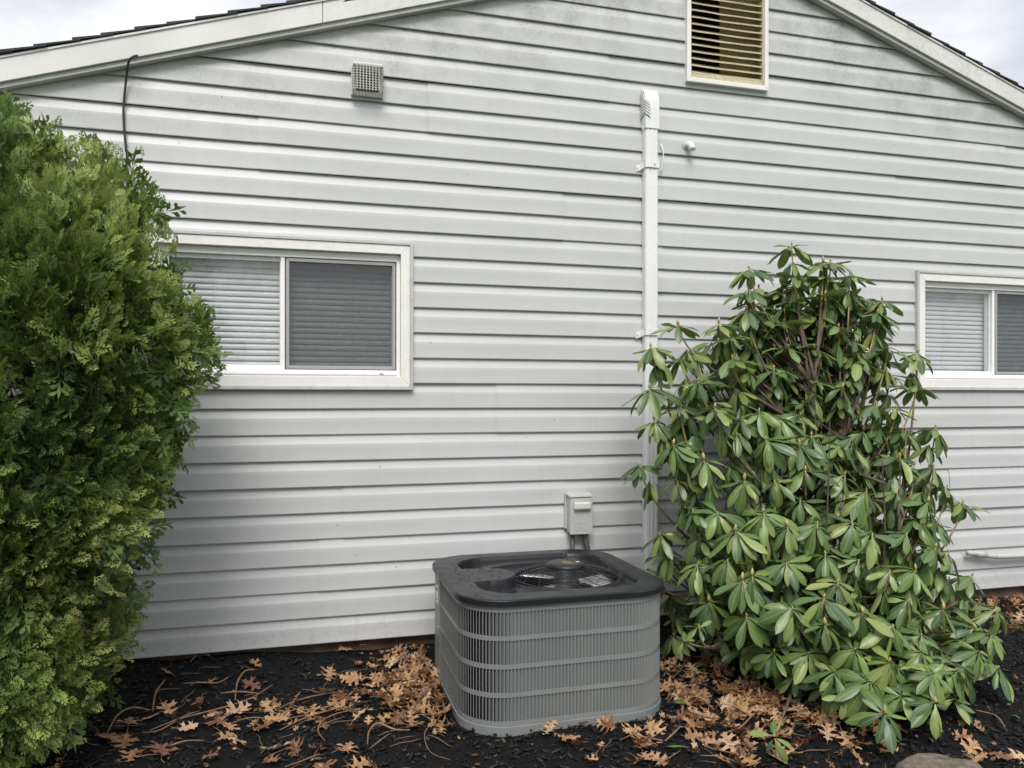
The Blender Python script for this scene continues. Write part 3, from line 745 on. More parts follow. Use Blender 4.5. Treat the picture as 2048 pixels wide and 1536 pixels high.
ac = empty('air_conditioner', (AX, AY, 0), 'grey outdoor air conditioner condenser with black fan top on the mulch', 'air conditioner')
AO = Vector((AX, AY, 0))
def ring_shell(z0, z1, outset, th, s0=0, s1=None, n=120, name='band', mat=None, closed=True, bev=0):
    s1 = PER if s1 is None else s1; V = []
    m = n if closed else n+1
    for i in range(m):
        p, nn, tt = rsq(s0+(s1-s0)*i/n)
        a = AO+p+nn*outset; b = AO+p+nn*(outset-th)
        V += [(a.x, a.y, z0), (a.x, a.y, z1), (b.x, b.y, z1), (b.x, b.y, z0)]
    F = []
    for i in range(n):
        a = i*4; b = ((i+1) % m)*4 if closed else (i+1)*4
        F += [(a+j, b+j, b+(j+1) % 4, a+(j+1) % 4) for j in range(4)]
    if not closed: F += [(3, 2, 1, 0), (4*n, 4*n+1, 4*n+2, 4*n+3)]
    return mk(name, V, F, mat or M['accab'], ac, bevel=bev)
ring_shell(-.01, .034, .004, .012, name='base_pan', bev=.002)
RZ = [(.053+i*.109, .053+i*.109+.091) for i in range(4)]
zb_ = .0345
for i, (a, b) in enumerate(RZ):
    ring_shell(zb_, a, 0, .003, name='cabinet_band'); zb_ = b
ring_shell(zb_, .497, 0, .003, name='cabinet_band')
PLAIN0, PLAIN1 = PER-pi*AR/2-.02, PER+.11     # plain service strip round the back left corner
for (a, b) in RZ:
    mb = MB(); nf = 220; pit = PER/nf
    for i in range(nf):
        s = i*pit
        if PLAIN0 < s or s < PLAIN1-PER: continue
        p, nn, tt = rsq(s); o_ = AO+p
        e = .0006
        q0 = o_-nn*.0004; q1 = o_-tt*.0070-nn*.0115
        d = (q1-q0).normalized(); k_ = Vector((-d.y, d.x, 0))*e
        f1 = q0+tt*.0034; # short outer lip
        V = []
        for z in (a-.001, b+.001):
            V += [(f1.x, f1.y, z), (q0.x, q0.y, z), (q1.x, q1.y, z), ((q1+k_*2).x, (q1+k_*2).y, z), ((q0-nn*.0014).x, (q0-nn*.0014).y, z), ((f1-nn*.0012).x, (f1-nn*.0012).y, z)]
        mb.add(V, [(j, (j+1) % 6, 6+(j+1) % 6, 6+j) for j in range(6)])
    o = mb.build('louvre_row', M['accab'], ac); o['kind'] = 'stuff'
ring_shell(.0345, .495, .0022, .004, PLAIN0, PLAIN1, 40, 'service_panel', closed=False)
ring_shell(.036, .49, -.030, .01, name='coil', mat=M['accore'])
for z in (.47, .26, .06):
    p, nn, tt = rsq(PER+.085); q = AO+p+nn*.0025
    MB().tube([(q.x, q.y, z), (q.x-.004, q.y, z)], .005, 8).build('screw', M['galv'], ac)
for s in (.62, .85, 1.05, 1.5):
    p, nn, tt = rsq(s); q = AO+p+nn*.004
    MB().tube([(q.x, q.y, .014), tuple(Vector((q.x, q.y, .014))+nn*.003)], .005, 8).build('screw', M['wire'], ac)
p, nn, tt = rsq(PER+.045); q = AO+p+nn*.003
MB().box(q.x-.0008, q.x, q.y-.03, q.y+.03, .36, .44).build('sticker', M['sticker'], ac)
MB().box(q.x-.0014, q.x-.0009, q.y-.022, q.y+.022, .415, .43).box(q.x-.0014, q.x-.0009, q.y-.022, q.y+.022, .375, .38).build('sticker_print', M['stickerred'], ac)
# lid as a moulded height field ------------------------------
FX, FY, FR = 1.155-AX, -.590-AY, .238
def sd_rbox(x, y, hx, hy, r):
    qx, qy = abs(x)-hx+r, abs(y)-hy+r
    return math.hypot(max(qx, 0), max(qy, 0))+min(max(qx, qy), 0)-r
LH = .449
def lid_z(x, y):
    d_out = -sd_rbox(x, y, LH, LH, .20)
    z = .522
    if d_out < .009: z -= .0055*(1-sqrt(max(0, 1-(1-max(0, d_out)/.009)**2)))
    rec = sd_rbox(x-.012, y+.002, .352, .352, .15)                 # recess region
    # peninsula from the left towards the fan
    t = min(1, max(0, (x+.5)/(-.255+.5))); cx = -.5+t*(-.255+.5); pen = math.hypot(x-cx, (y-.004))-(.125+.03*(1-t)**2)
    r2 = math.hypot(x-FX, y-FY)-.247
    k = max(rec, -pen)
    k = max(k, -99)
    w_ = sstep(-.012, .0, -k-0.0) if False else min(1, max(0, -k/.014)); w_ = w_*w_*(3-2*w_)
    depth = .066-.026*min(1, max(0, (x+.35)/.3))
    # rising collar around the fan
    col = .010*math.exp(-(r2/.012)**2)
    return z-w_*depth+w_*col
CELL = .0048; NG = int(2*LH/CELL)+3; V = []; st_ = []
for j in range(NG):
    for i in range(NG):
        x, y = -LH-CELL+i*CELL, -LH-CELL+j*CELL; sdv = sd_rbox(x, y, LH, LH, .20); dead = False
        if sdv > 0:
            dead = True
            g = Vector((sd_rbox(x+1e-4, y, LH, LH, .20)-sdv, sd_rbox(x, y+1e-4, LH, LH, .20)-sdv)); g = g.normalized() if g.length > 0 else g
            x -= g.x*sdv; y -= g.y*sdv
        r = math.hypot(x-FX, y-FY)
        if r < FR:
            dead = True
            if r > 1e-6: x, y = FX+(x-FX)*FR/r, FY+(y-FY)*FR/r
        V.append((AX+x, AY+y, lid_z(x, y))); st_.append(dead)
F = [q for q in ((j*NG+i, j*NG+i+1, (j+1)*NG+i+1, (j+1)*NG+i) for j in range(NG-1) for i in range(NG-1)) if not all(st_[k] for k in q)]
k0 = len(V)
for i in range(200):
    p, nn, tt = rsq(i/200*(4*(2*(LH-.20)+pi*.10)), LH, .20)
    V += [(AX+p.x, AY+p.y, .5165), (AX+p.x, AY+p.y, .4965), (AX+p.x-nn.x*.02, AY+p.y-nn.y*.02, .4965)]
F += [(k0+3*i+q, k0+3*i+q+1, k0+3*((i+1) % 200)+q+1, k0+3*((i+1) % 200)+q) for i in range(200) for q in (0, 1)]
o = mk('lid', V, F, M['lid'], ac, smooth=True)
bm = bmesh.new(); bm.from_mesh(o.data); bmesh.ops.delete(bm, geom=[v for v in bm.verts if not v.link_faces], context='VERTS'); bm.to_mesh(o.data); bm.free()
o.data.set_sharp_from_angle(angle=radians(55))
FCX, FCY = AX+FX, AY+FY
mb = MB(); mb.torus((FCX, FCY, .489), FR+.001, .006, 96, 6); mb.tube([(FCX, FCY, .49), (FCX, FCY, .489)], .01, 6); mb.build('fan_collar', M['lid'], ac, smooth=True)
mb = MB(); V = []      # throat below the grille
for i in range(64):
    a = 2*pi*i/64; V += [(FCX+cos(a)*FR, FCY+sin(a)*FR, .489), (FCX+cos(a)*FR, FCY+sin(a)*FR, .33)]
mb.add(V, [(2*i, 2*i+1, (2*i+3) % 128, (2*i+2) % 128) for i in range(64)]); mb.add([(FCX+cos(2*pi*i/32)*.4, FCY+sin(2*pi*i/32)*.4, .25) for i in range(32)], [tuple(range(32))])
mb.build('fan_throat', M['accore'], ac, smooth=True)
gr = MB()
def dome(r): return .490+.048*(1-(r/FR)**2)**.8 if r < FR else .494
for i in range(15):
    r = .090+(FR-.090-.002)*i/14; gr.torus((FCX, FCY, dome(r)), r, .00105, 96, 5)
for i in range(16):
    a = 2*pi*i/16+.1
    P = [(FCX+cos(a+.25*(q/6)**2)*(.08+(FR-.08)*q/6), FCY+sin(a+.25*(q/6)**2)*(.08+(FR-.08)*q/6), dome(.08+(FR-.08)*q/6)-.003) for q in range(7)]
    gr.tube(P, .0014, 4)
gr.build('fan_grille', M['wire'], ac, smooth=True)
# motor cap
V = []; prf = [(0, .554), (.05, .5535), (.076, .552), (.084, .548), (.087, .540), (.087, .527), (.080, .523)]
mb = MB()
for r, z in prf:
    for k in range(48): a = 2*pi*k/48; V.append((FCX+cos(a)*r, FCY+sin(a)*r, z))
mb.add(V, [(i*48+k, i*48+(k+1) % 48, (i+1)*48+(k+1) % 48, (i+1)*48+k) for i in range(len(prf)-1) for k in range(48)])
cap = mb.build('motor_cap', M['lid'], ac, smooth=True)
mb = MB()
for i in range(5): mb.box(FCX-.018+random.uniform(-.004, .004), FCX+.022+random.uniform(-.01, .01), FCY-.040+i*.014, FCY-.033+i*.014, .5542, .5546)
mb.build('label_print', M['gold'], cap)
MB().box(FCX+.045, FCX+.062, FCY-.012, FCY-.002, .5537, .5545).build('label_mark', M['sticker'], cap)
# fan blades
for i in range(3):
    a0 = radians(228)+2*pi*i/3; mb = MB(); V = []; nr_, na_ = 6, 6
    for p_ in range(nr_+1):
        r = .06+(.222-.06)*p_/nr_
        for q_ in range(na_+1):
            a = a0+radians(80)*(q_/na_-.5)*(.75+.25*p_/nr_); tw = radians(13)
            V.append((FCX+cos(a)*r, FCY+sin(a)*r, .466+(q_/na_-.5)*r*.09+.004*sin(pi*q_/na_)))
    w_ = na_+1
    F = [(p_*w_+q_, p_*w_+q_+1, (p_+1)*w_+q_+1, (p_+1)*w_+q_) for p_ in range(nr_) for q_ in range(na_)]
    mb.add(V, F); o = mb.build('fan_blade', M['blade'], ac, smooth=True)
    sm = o.modifiers.new('solid', 'SOLIDIFY'); sm.thickness = .002
MB().tube([(FCX, FCY, .515), (FCX, FCY, .40)], .055, 24).build('motor', M['wire'], ac)
# wet debris flecks on the lid
mb = MB()
for i in range(90):
    x = random.gauss(-.30, .09) if i < 60 else random.uniform(-.40, .40); y = random.uniform(-.40, .40) if i >= 60 else random.gauss(-.02, .13)
    if sd_rbox(x, y, LH-.02, LH-.02, .2) > 0 or math.hypot(x-FX, y-FY) < FR+.01: continue
    z = lid_z(x, y)+.0012; a = random.uniform(0, 3.1); l = random.uniform(.002, .009)
    mb.box(-l, l, -.0016, .0016, -.001, .0008, Matrix.Translation((AX+x, AY+y, z)) @ Matrix.Rotation(a, 4, 'Z'))
o = mb.build('lid_debris', M['bark'], ac); o['kind'] = 'stuff'

# ------------------------------------------------------------------ arborvitae
def spray_mesh(seed):
    r = random.Random(seed); V = []; F = []
    def lf(p, d, nrm, L, W):
        sd_ = d.cross(nrm).normalized()*W; k = len(V)
        V.extend([p, p+d*L*.62+sd_, p+d*L, p+d*L*.62-sd_]); F.append((k, k+1, k+2, k+3))
    nrm = Vector((0, 0, 1)); n = 9
    for i in range(n):
        t = (i+.5)/n; base = Vector((t*.8, .03*sin(t*3+seed), -.12*t*t)); sgn = 1 if i % 2 else -1
        ln = (.34*(1-t)**.7+.14)*r.uniform(.8, 1.15)
        d = Vector((cos(.62), sgn*sin(.62), r.uniform(-.2, .12))).normalized()
        lf(base, d, nrm, ln, .040)
        for q in (.4, .7):
            b2_ = base+d*ln*q
            for s2 in (1, -1):
                if r.random() < .82:
                    a = .6*s2; d2 = Vector((d.x*cos(a)-d.y*sin(a), d.x*sin(a)+d.y*cos(a), d.z+r.uniform(-.2, .2))).normalized()
                    lf(b2_, d2, nrm, ln*.55*(1.15-q), .032)
    lf(Vector((.0, 0, 0)), Vector((1, 0, -.06)).normalized(), nrm, .55, .018); lf(Vector((.5, .02, -.05)), Vector((1, 0, -.15)).normalized(), nrm, .5, .03)
    return np.array([tuple(v) for v in V]), np.array(F)
SPR = [spray_mesh(i) for i in range(7)]
SIL = [(-330, 300), (-200, 275), (-90, 262), (0, 262), (40, 268), (75, 282), (115, 292), (150, 292), (172, 335), (190, 372), (203, 372), (214, 330), (240, 318), (262, 335), (290, 385), (325, 430), (348, 462), (330, 492), (358, 522), (372, 560), (395, 600), (420, 650), (446, 695), (432, 740), (410, 790), (384, 830), (362, 870), (382, 918), (356, 960), (333, 1010), (326, 1060), (300, 1100), (270, 1150), (258, 1190), (290, 1238), (268, 1280), (238, 1310), (236, 1355), (200, 1400), (140, 1432), (95, 1470), (60, 1505), (-20, 1525), (-300, 1500), (-650, 1350), (-800, 1000), (-760, 700), (-600, 400)]
YP = -.68
SW = np.array([(lambda v: (v.x, v.z))(at_y(px, py, YP)) for px, py in SIL])
SW[:, 1] = np.maximum(SW[:, 1], .02)
def poly_in(x, z):
    c = False; n = len(SW); j = n-1
    for i in range(n):
        if (SW[i, 1] > z) != (SW[j, 1] > z) and x < (SW[j, 0]-SW[i, 0])*(z-SW[i, 1])/(SW[j, 1]-SW[i, 1])+SW[i, 0]: c = not c
        j = i
    return c
def edge_d(x, z):
    A = SW; B = np.roll(SW, -1, 0); p = np.array((x, z)); d = B-A
    t = np.clip(((p-A)*d).sum(1)/(d*d).sum(1), 0, 1); q = A+d*t[:, None]; dd = np.hypot(*(q-p).T); i = dd.argmin(); return dd[i], q[i]
bx = (SW[:, 0].min(), SW[:, 0].max(), SW[:, 1].min(), SW[:, 1].max())
ab = empty('arborvitae', (-1.2, YP, 0), 'tall bushy green arborvitae evergreen filling the left side in front of the siding', 'shrub')
whs, mats_, tns = [], [], []
core_w, core_m, core_t = [], [], []
def thick(d): 
    u = min(d/.55, 1); return .60*sqrt(max(0, 1-(1-u)**2))
def add_spray(pos, dirn, up, s, tint, core=False):
    x = Vector(dirn).normalized(); z = (Vector(up)-x*Vector(up).dot(x))
    z = z.normalized() if z.length > 1e-3 else x.orthogonal().normalized(); y = z.cross(x)
    R_ = np.array([[x.x, y.x, z.x], [x.y, y.y, z.y], [x.z, y.z, z.z]])
    whs.append(random.randrange(7)); mats_.append(TM(pos, R_, s)); tns.append(tint)
clusters = 0; tries = 0
while clusters < 1330 and tries < 60000:
    tries += 1
    x = random.uniform(*bx[:2]); z = random.uniform(*bx[2:])
    if x < -2.0 and random.random() < .6: continue
    if not poly_in(x, z): continue
    d, q = edge_d(x, z); side = -1 if random.random() < .86 else 1
    T_ = thick(d)
    if d > .10 and noise.noise(Vector((x*5.5+9, z*4.2, 11))) < -.30: continue
    nn_ = noise.noise(Vector((x*3.2, z*2.4, side)))*.30+noise.noise(Vector((x*8, z*6, 4+side)))*.14
    y = YP+side*(T_*.94)+nn_*(-side)*min(1, T_/.3)*-1
    y = min(y, -.10)
    out_d = Vector((x-q[0], 0, z-q[1])); e_ = -out_d.normalized() if out_d.length > 1e-4 else Vector((1, 0, 0))
    wgt = max(0, 1-d/.45)
    nrm = (e_*wgt+Vector((0, side*(1-wgt*.7), 0))).normalized()
    top = sstep(1.2, 2.2, z)
    axis = (nrm*1.0+Vector((0, 0, .25+.9*top))).normalized()
    cen = Vector((x, y, z))-nrm*.05
    # colour: yellow-green low and on clump tips, deeper in the middle, bronzed at the very top left
    tb = .36+.70*noise.noise(Vector((x*2.6+5, z*2.2, 1)))+random.uniform(-.08, .08)-(.10*top)+.15*(1-sstep(.2, 1.0, z))
    size = random.uniform(.056, .092)
    ns2 = random.randint(13, 18)
    if d < .05: ns2 = 8; size *= .72; axis = (axis+Vector((0, 0, .5))).normalized()
    for k in range(ns2):
        dv = (axis+Vector((random.gauss(0, .34), random.gauss(0, .30), random.gauss(0, .34)))).normalized()
        off_ = Vector((random.gauss(0, .034), random.gauss(0, .028), random.gauss(0, .045)))
        upv = Vector((random.gauss(0, .7), random.gauss(0, .7)-.6, random.gauss(0, .5)+.25))
        sz = size*random.uniform(.7, 1.15)
        add_spray(cen+off_, dv, upv, sz, min(.93, max(.02, tb+random.gauss(0, .09))) if random.random() > .02 else .985)
    clusters += 1
# deeper dark fill
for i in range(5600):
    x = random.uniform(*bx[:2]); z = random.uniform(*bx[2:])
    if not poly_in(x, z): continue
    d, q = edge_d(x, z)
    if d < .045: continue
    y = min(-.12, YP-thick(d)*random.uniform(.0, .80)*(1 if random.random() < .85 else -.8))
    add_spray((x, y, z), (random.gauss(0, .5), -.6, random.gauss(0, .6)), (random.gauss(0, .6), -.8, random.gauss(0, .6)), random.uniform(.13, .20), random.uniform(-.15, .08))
# leader tips
for (px, py, h) in [(20, 215, .13), (45, 205, .10), (75, 250, .10), (95, 262, .12), (60, 190, .09), (135, 275, .11), (155, 300, .08), (218, 345, .11), (238, 325, .10), (258, 330, .10), (290, 385, .09), (320, 430, .09), (345, 462, .08), (5, 200, .12), (115, 260, .09), (310, 410, .08), (350, 540, .07), (400, 640, .07), (430, 700, .06)]:
    p = at_y(px, py+(48 if px < 110 else 22), YP+random.uniform(-.05, .05))
    for k in range(5): add_spray(p+Vector((random.gauss(0, .012), random.gauss(0, .02), -k*.014)), (random.gauss(0, .22)+.12*(px > 200), random.gauss(0, .2), 1), (random.gauss(0, 1), -1, 0), h*random.uniform(.5, .8), .97 if random.random() < .35 else random.uniform(.3, .7))
print('sprays', len(whs))
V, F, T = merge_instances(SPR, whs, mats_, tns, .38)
V[:, 2] = np.maximum(V[:, 2], .015); V[:, 1] = np.minimum(V[:, 1], -.03)
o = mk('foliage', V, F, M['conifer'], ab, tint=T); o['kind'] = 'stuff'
MB().tube([(-1.2, YP, -.05), (-1.18, YP, .8), (-1.15, YP+.02, 1.6), (-1.05, YP, 2.2)], [.06, .05, .03, .01], 10).build('trunk', M['bark'], ab, smooth=True)
for i in range(34):
    x = -1.2+random.uniform(-.6, .75); z = random.uniform(.5, 1.9)
    if not poly_in(x, z): continue
    d, q = edge_d(x, z); ye = YP-thick(d)*random.uniform(.75, .95)
    MB().tube(bez([(-1.18, YP, max(.1, z-.35)), (-1.1+(x+1.2)*.4, YP-.1, z-.25), (x, ye, z)], 6), [.012, .011, .009, .008, .006, .005, .003], 5).build('branch', M['bark'], ab, smooth=True)

# ------------------------------------------------------------------ rhododendron
def rleaf(seed, droop, fold, curl):
    """leaf along +x, unit length, slightly folded and drooping"""
    r = random.Random(seed); n = 7; V = []; A = []
    W = r.uniform(.135, .168); cw = r.uniform(-.08, .08)
    pos = Vector((0, 0, 0)); ang = .0; step = 1/n
    for i in range(n+1):
        t = i/n
        if t < .09: wd = .012+.02*t
        else:
            u = (t-.09)/.91; wd = W*(sin(pi*u**1.25)**.55) if 0 < u < 1 else .004
        c = Vector((pos.x, cw*t*t, pos.z)); nz = Vector((sin(-ang), 0, cos(ang)))
        nz = Vector((-sin(ang)*-1, 0, cos(ang))) if False else Vector((sin(ang), 0, cos(ang)))
        for s_ in (-1, -.5, 0, .5, 1):
            lift = fold*wd*abs(s_)-curl*wd*(abs(s_)**2)
            ry = .012*sin(t*11+seed+s_)*abs(s_)
            V.append(tuple(c+Vector((0, s_*wd, 0))+nz*(lift+ry))); A.append(abs(s_))
        ang += droop/n*(1.5 if t < .3 else .8)
        pos += Vector((cos(ang)*step, 0, -sin(ang)*step))
    F = [(i*5+j, i*5+j+1, (i+1)*5+j+1, (i+1)*5+j) for i in range(n) for j in range(4)]
    F = [(a, d_, c_, b) for a, b, c_, d_ in F]; F = [tuple(reversed(f)) for f in F]; F = [tuple(reversed(f)) for f in F]
    return np.array(V), np.array(F), np.array(A)
RL = [rleaf(i, random.uniform(.0, .9), random.uniform(.1, .5), random.uniform(.0, .6)) for i in range(20)]
rmesh = []
for i, (LV, LF, LA) in enumerate(RL):
    me = bpy.data.meshes.new('rhododendron_leaf'); me.from_pydata([tuple(v) for v in LV], [], [tuple(int(q) for q in f) for f in LF]); me.materials.append(M['rleaf'])
    a = me.attributes.new('across', 'FLOAT', 'POINT'); a.data.foreach_set('value', LA.astype(np.float32))
    a = me.attributes.new('tint', 'FLOAT', 'POINT'); a.data.foreach_set('value', np.zeros(len(LV), np.float32))
    me.shade_smooth(); rmesh.append(me)
RB = Vector((2.3, -.75, 0))
rh = empty('rhododendron', RB, 'large rhododendron bush with drooping glossy leaf whorls right of the air conditioner', 'shrub')
LEFT = [(480, 1560), (560, 1470), (620, 1400), (700, 1275), (850, 1245), (1000, 1275), (1100, 1290), (1250, 1340), (1330, 1440), (1400, 1500), (1480, 1520), (1536, 1540)]
RIGHT = [(480, 1610), (540, 1710), (620, 1800), (800, 1880), (930, 1930), (1020, 1960), (1160, 2010), (1280, 2048), (1430, 2070), (1536, 2040)]
def interp(T_, y):
    if y <= T_[0][0]: return T_[0][1]
    for (a, b), (c, d) in zip(T_, T_[1:]):
        if y <= c: return b+(d-b)*(y-a)/(c-a)
    return T_[-1][1]
def yfront(px, py):
    s = max(0, min(1.1, (py-485)/965)); base = -(.42+1.15*s**1.15)
    l, r_ = interp(LEFT, py), interp(RIGHT, py); mid = (l+r_)/2+60*s; q = (px-mid)/max(20, (r_-l)/2)
    return -.42+(base+.42)*sqrt(max(0.04, 1-.92*min(1, abs(q))**2))
WH = []   # (px, py, y or None, size, buds)
c5 = [(870,75),(1030,160),(1068,160),(1165,225),(655,195),(885,235),(650,300),(1330,355),(1305,415),(645,400),(500,470),(295,480),(1108,490),(560,535),(155,590),(850,595),(985,595),(1210,655),(1510,620),(395,765),(990,745),(150,800),(1125,800),(1505,790),(1360,590),(705,915),(570,650),(1300,880),(270,1085),(425,1160),(910,1085),(175,965),(630,1265),(940,1215),(1140,1240),(1490,1190),(1590,1200),(1600,1000),(1250,1320),(1420,1150),(100,1190),(970,1040),(1180,1050),(1660,1300),(1400,900),(740,1060),(1040,330),(1060,240),(780,700),(480,900),(1450,1010)]
c6 = [(370,95),(495,110),(730,115),(585,205),(200,215),(1180,165),(1235,30),(1560,60),(1740,60),(390,375),(545,350),(620,450),(670,430),(875,590),(1035,545),(1105,465),(1370,405),(1500,400),(1600,290),(1665,315),(1785,435),(1040,680),(1385,680),(1915,600),(780,820),(1645,870),(895,985),(1090,915),(1270,965),(1150,1130),(1345,1265),(1600,1120),(1925,1010),(1800,700),(1370,870),(1280,215),(850,180),(640,640),(450,560),(1230,620),(1640,600),(1000,170)]
K = .3945
for a, b in c5: WH.append((1240+a*K, 460+b*K, None, 1.0, int((a*7+b*3) % 10 < 7)))
for a, b in c6: WH.append((1240+a*K, 980+b*K, None, 1.0, int((a*7+b*3) % 10 < 5)))
small = [(1240+400*K, 980+685*K, -1.15, .5), (1240+780*K, 980+1245*K, -1.62, .62), (1240+120*K, 980+400*K, -.45, .55), (1240+190*K, 980+410*K, -.50, .6), (1240+320*K, 980+760*K, -1.05, .5), (1240+1700*K, 980+1200*K, -1.4, .8)]
whorls = []
for (px, py, y, s, b) in WH:
    y = yfront(px, py) if y is None else y
    p = at_y(px, py, y)
    if p.z < .16: p.z = .16
    whorls.append((p, s*random.uniform(.9, 1.08), b, False))
for (px, py, y, s) in small:
    p = at_y(px, py, y); p.z = max(p.z, .10); whorls.append((p, s, 0, False))
px_l = [(a, b) for a, b, *_ in WH]
for i in range(4000):       # fill what is still open in the front
    py = random.uniform(600, 1440); l, r_ = interp(LEFT, py), interp(RIGHT, py); px = random.uniform(l+55, r_-45)
    if min((a-px)**2+((b-py)*1.1)**2 for a, b in px_l) < 60**2: continue
    px_l.append((px, py)); p = at_y(px, py, yfront(px, py)+.05)
    if p.z < .16: continue
    whorls.append((p, random.uniform(.8, 1.05), random.random() < .25, False))
for i in range(60):        # crown interior
    px, py = random.uniform(1470, 1760), random.uniform(585, 930)
    whorls.append((at_y(px, py, min(-.25, yfront(px, py)+random.uniform(-.02, .14))), random.uniform(.75, 1.0), random.random() < .25, True))
for (px, py) in [(1322, 1150), (1340, 1190), (1350, 1230), (1375, 1210), (1345, 1270), (1385, 1270), (1410, 1240), (1330, 1105), (1360, 1120), (1400, 1160), (1365, 1305), (1420, 1300)]:
    whorls.append((at_y(px, py, random.uniform(-.6, -.3)), random.uniform(.8, 1.0), False, True))
for i in range(330):       # inner and rear whorls
    py = 560+900*random.random()**(.75 if i % 2 else 1.5); l, r_ = interp(LEFT, py), interp(RIGHT, py); px = l+(r_-l)*random.uniform(.14, .88)
    y = yfront(px, py)+random.uniform(.07, .48)
    if y > -.22: y = random.uniform(-.35, -.22)
    p = at_y(px, py, y)
    if p.z < .14: p.z = random.uniform(.14, .3)
    if p.x < 1.66 and p.y > -1.15: continue
    whorls.append((p, random.uniform(.8, 1.05), random.random() < .15, True))
for (p, s, b, inner) in list(whorls):       # older leaf tier a little lower on the same stem
    if p.z > .45 and s > .7 and random.random() < (.7 if not inner else .3):
        hv = Vector((RB.x-p.x, RB.y-p.y, 0))*.06
        whorls.append((p+Vector((0, 0, -random.uniform(.055, .10)))+hv, s*.98, 2, inner))
leaves = []     # (matrix, base index, distance)
camP = Vector((0, -DIST, ZC))
def clear_ac(p):   # keep foliage out of the condenser
    return not (p.x < AX+AH+.02 and p.x > AX-AH and p.z < .54 and p.y > AY-AH-.02 and p.y < AY+AH)
for (p, s, b, inner) in whorls:
    n = random.randint(10, 13) if s > .7 else 6
    out_ = Vector((p.x-RB.x, p.y-RB.y, 0)); out_ = out_.normalized() if out_.length > .05 else Vector((0, -1, 0))
    high = sstep(.8, 1.9, p.z)
    tilt = (out_*.5+Vector((0, -.35, 0)))*(.95-.55*high)+Vector((random.gauss(0, .12), random.gauss(0, .1), 1)); tilt.normalize()
    tx = tilt.orthogonal().normalized(); ty = tilt.cross(tx); a0 = random.uniform(0, 6.3)
    if b == 2: droopb = random.uniform(.75, 1.05); n = random.randint(7, 9); tilt = Vector((0, 0, 1))
    elif s < .56: droopb = .15
    else: droopb = random.uniform(.15, .58)-.18*high
    for k in range(n):
        a = a0+2*pi*k/n*1.0+random.gauss(0, .12); ring = k % 2
        d = tx*cos(a)+ty*sin(a); dr_ = droopb+random.gauss(0, .17)-(.18 if ring else -.12)
        dirv_ = (d*cos(dr_)-tilt*sin(dr_)).normalized()
        nrm = (d*sin(dr_)+tilt*cos(dr_)).normalized()
        roll = random.gauss(0, .25); yv = nrm.cross(dirv_).normalized(); nrm = (nrm*cos(roll)+yv*sin(roll)).normalized(); yv = nrm.cross(dirv_)
        L = .152*s*random.uniform(.60, 1.10)*(1.0 if ring == 0 else .88)
        st_ = p+d*.006-tilt*(.006+.010*ring)
        tip = st_+dirv_*L
        if tip.z < .03: continue
        if not clear_ac(tip) or not clear_ac(st_): continue
        if tip.y > -.04: continue
        R_ = Matrix((dirv_, yv, nrm)).transposed()
        leaves.append((TM(st_, np.array(R_), L), random.randrange(20), (st_-camP).length+(.6 if inner else 0)))
leaves.sort(key=lambda t: t[2])
print('leaves', len(leaves))
for Mx, bi, _ in leaves[:300]:
    o = bpy.data.objects.new('leaf', rmesh[bi]); COL.objects.link(o); o.parent = rh
    mm = Matrix([list(r) for r in Mx]); mm.translation -= RB; o.matrix_local = mm
rest = leaves[300:]
V, F, T = merge_instances([(a, b) for a, b, c in RL], [l[1] for l in rest], [l[0] for l in rest], rng.random(len(rest)))
_, _, AC_ = V, F, None
acr = []
for b in range(20):
    cnt = sum(1 for l in rest if l[1] == b); acr.append(np.tile(RL[b][2], cnt))
o = mk('leaf', V, F, M['rleaf'], rh, smooth=True, tint=T); o['kind'] = 'stuff'
a = o.data.attributes.new('across', 'FLOAT', 'POINT'); a.data.foreach_set('value', np.concatenate(acr).astype(np.float32))
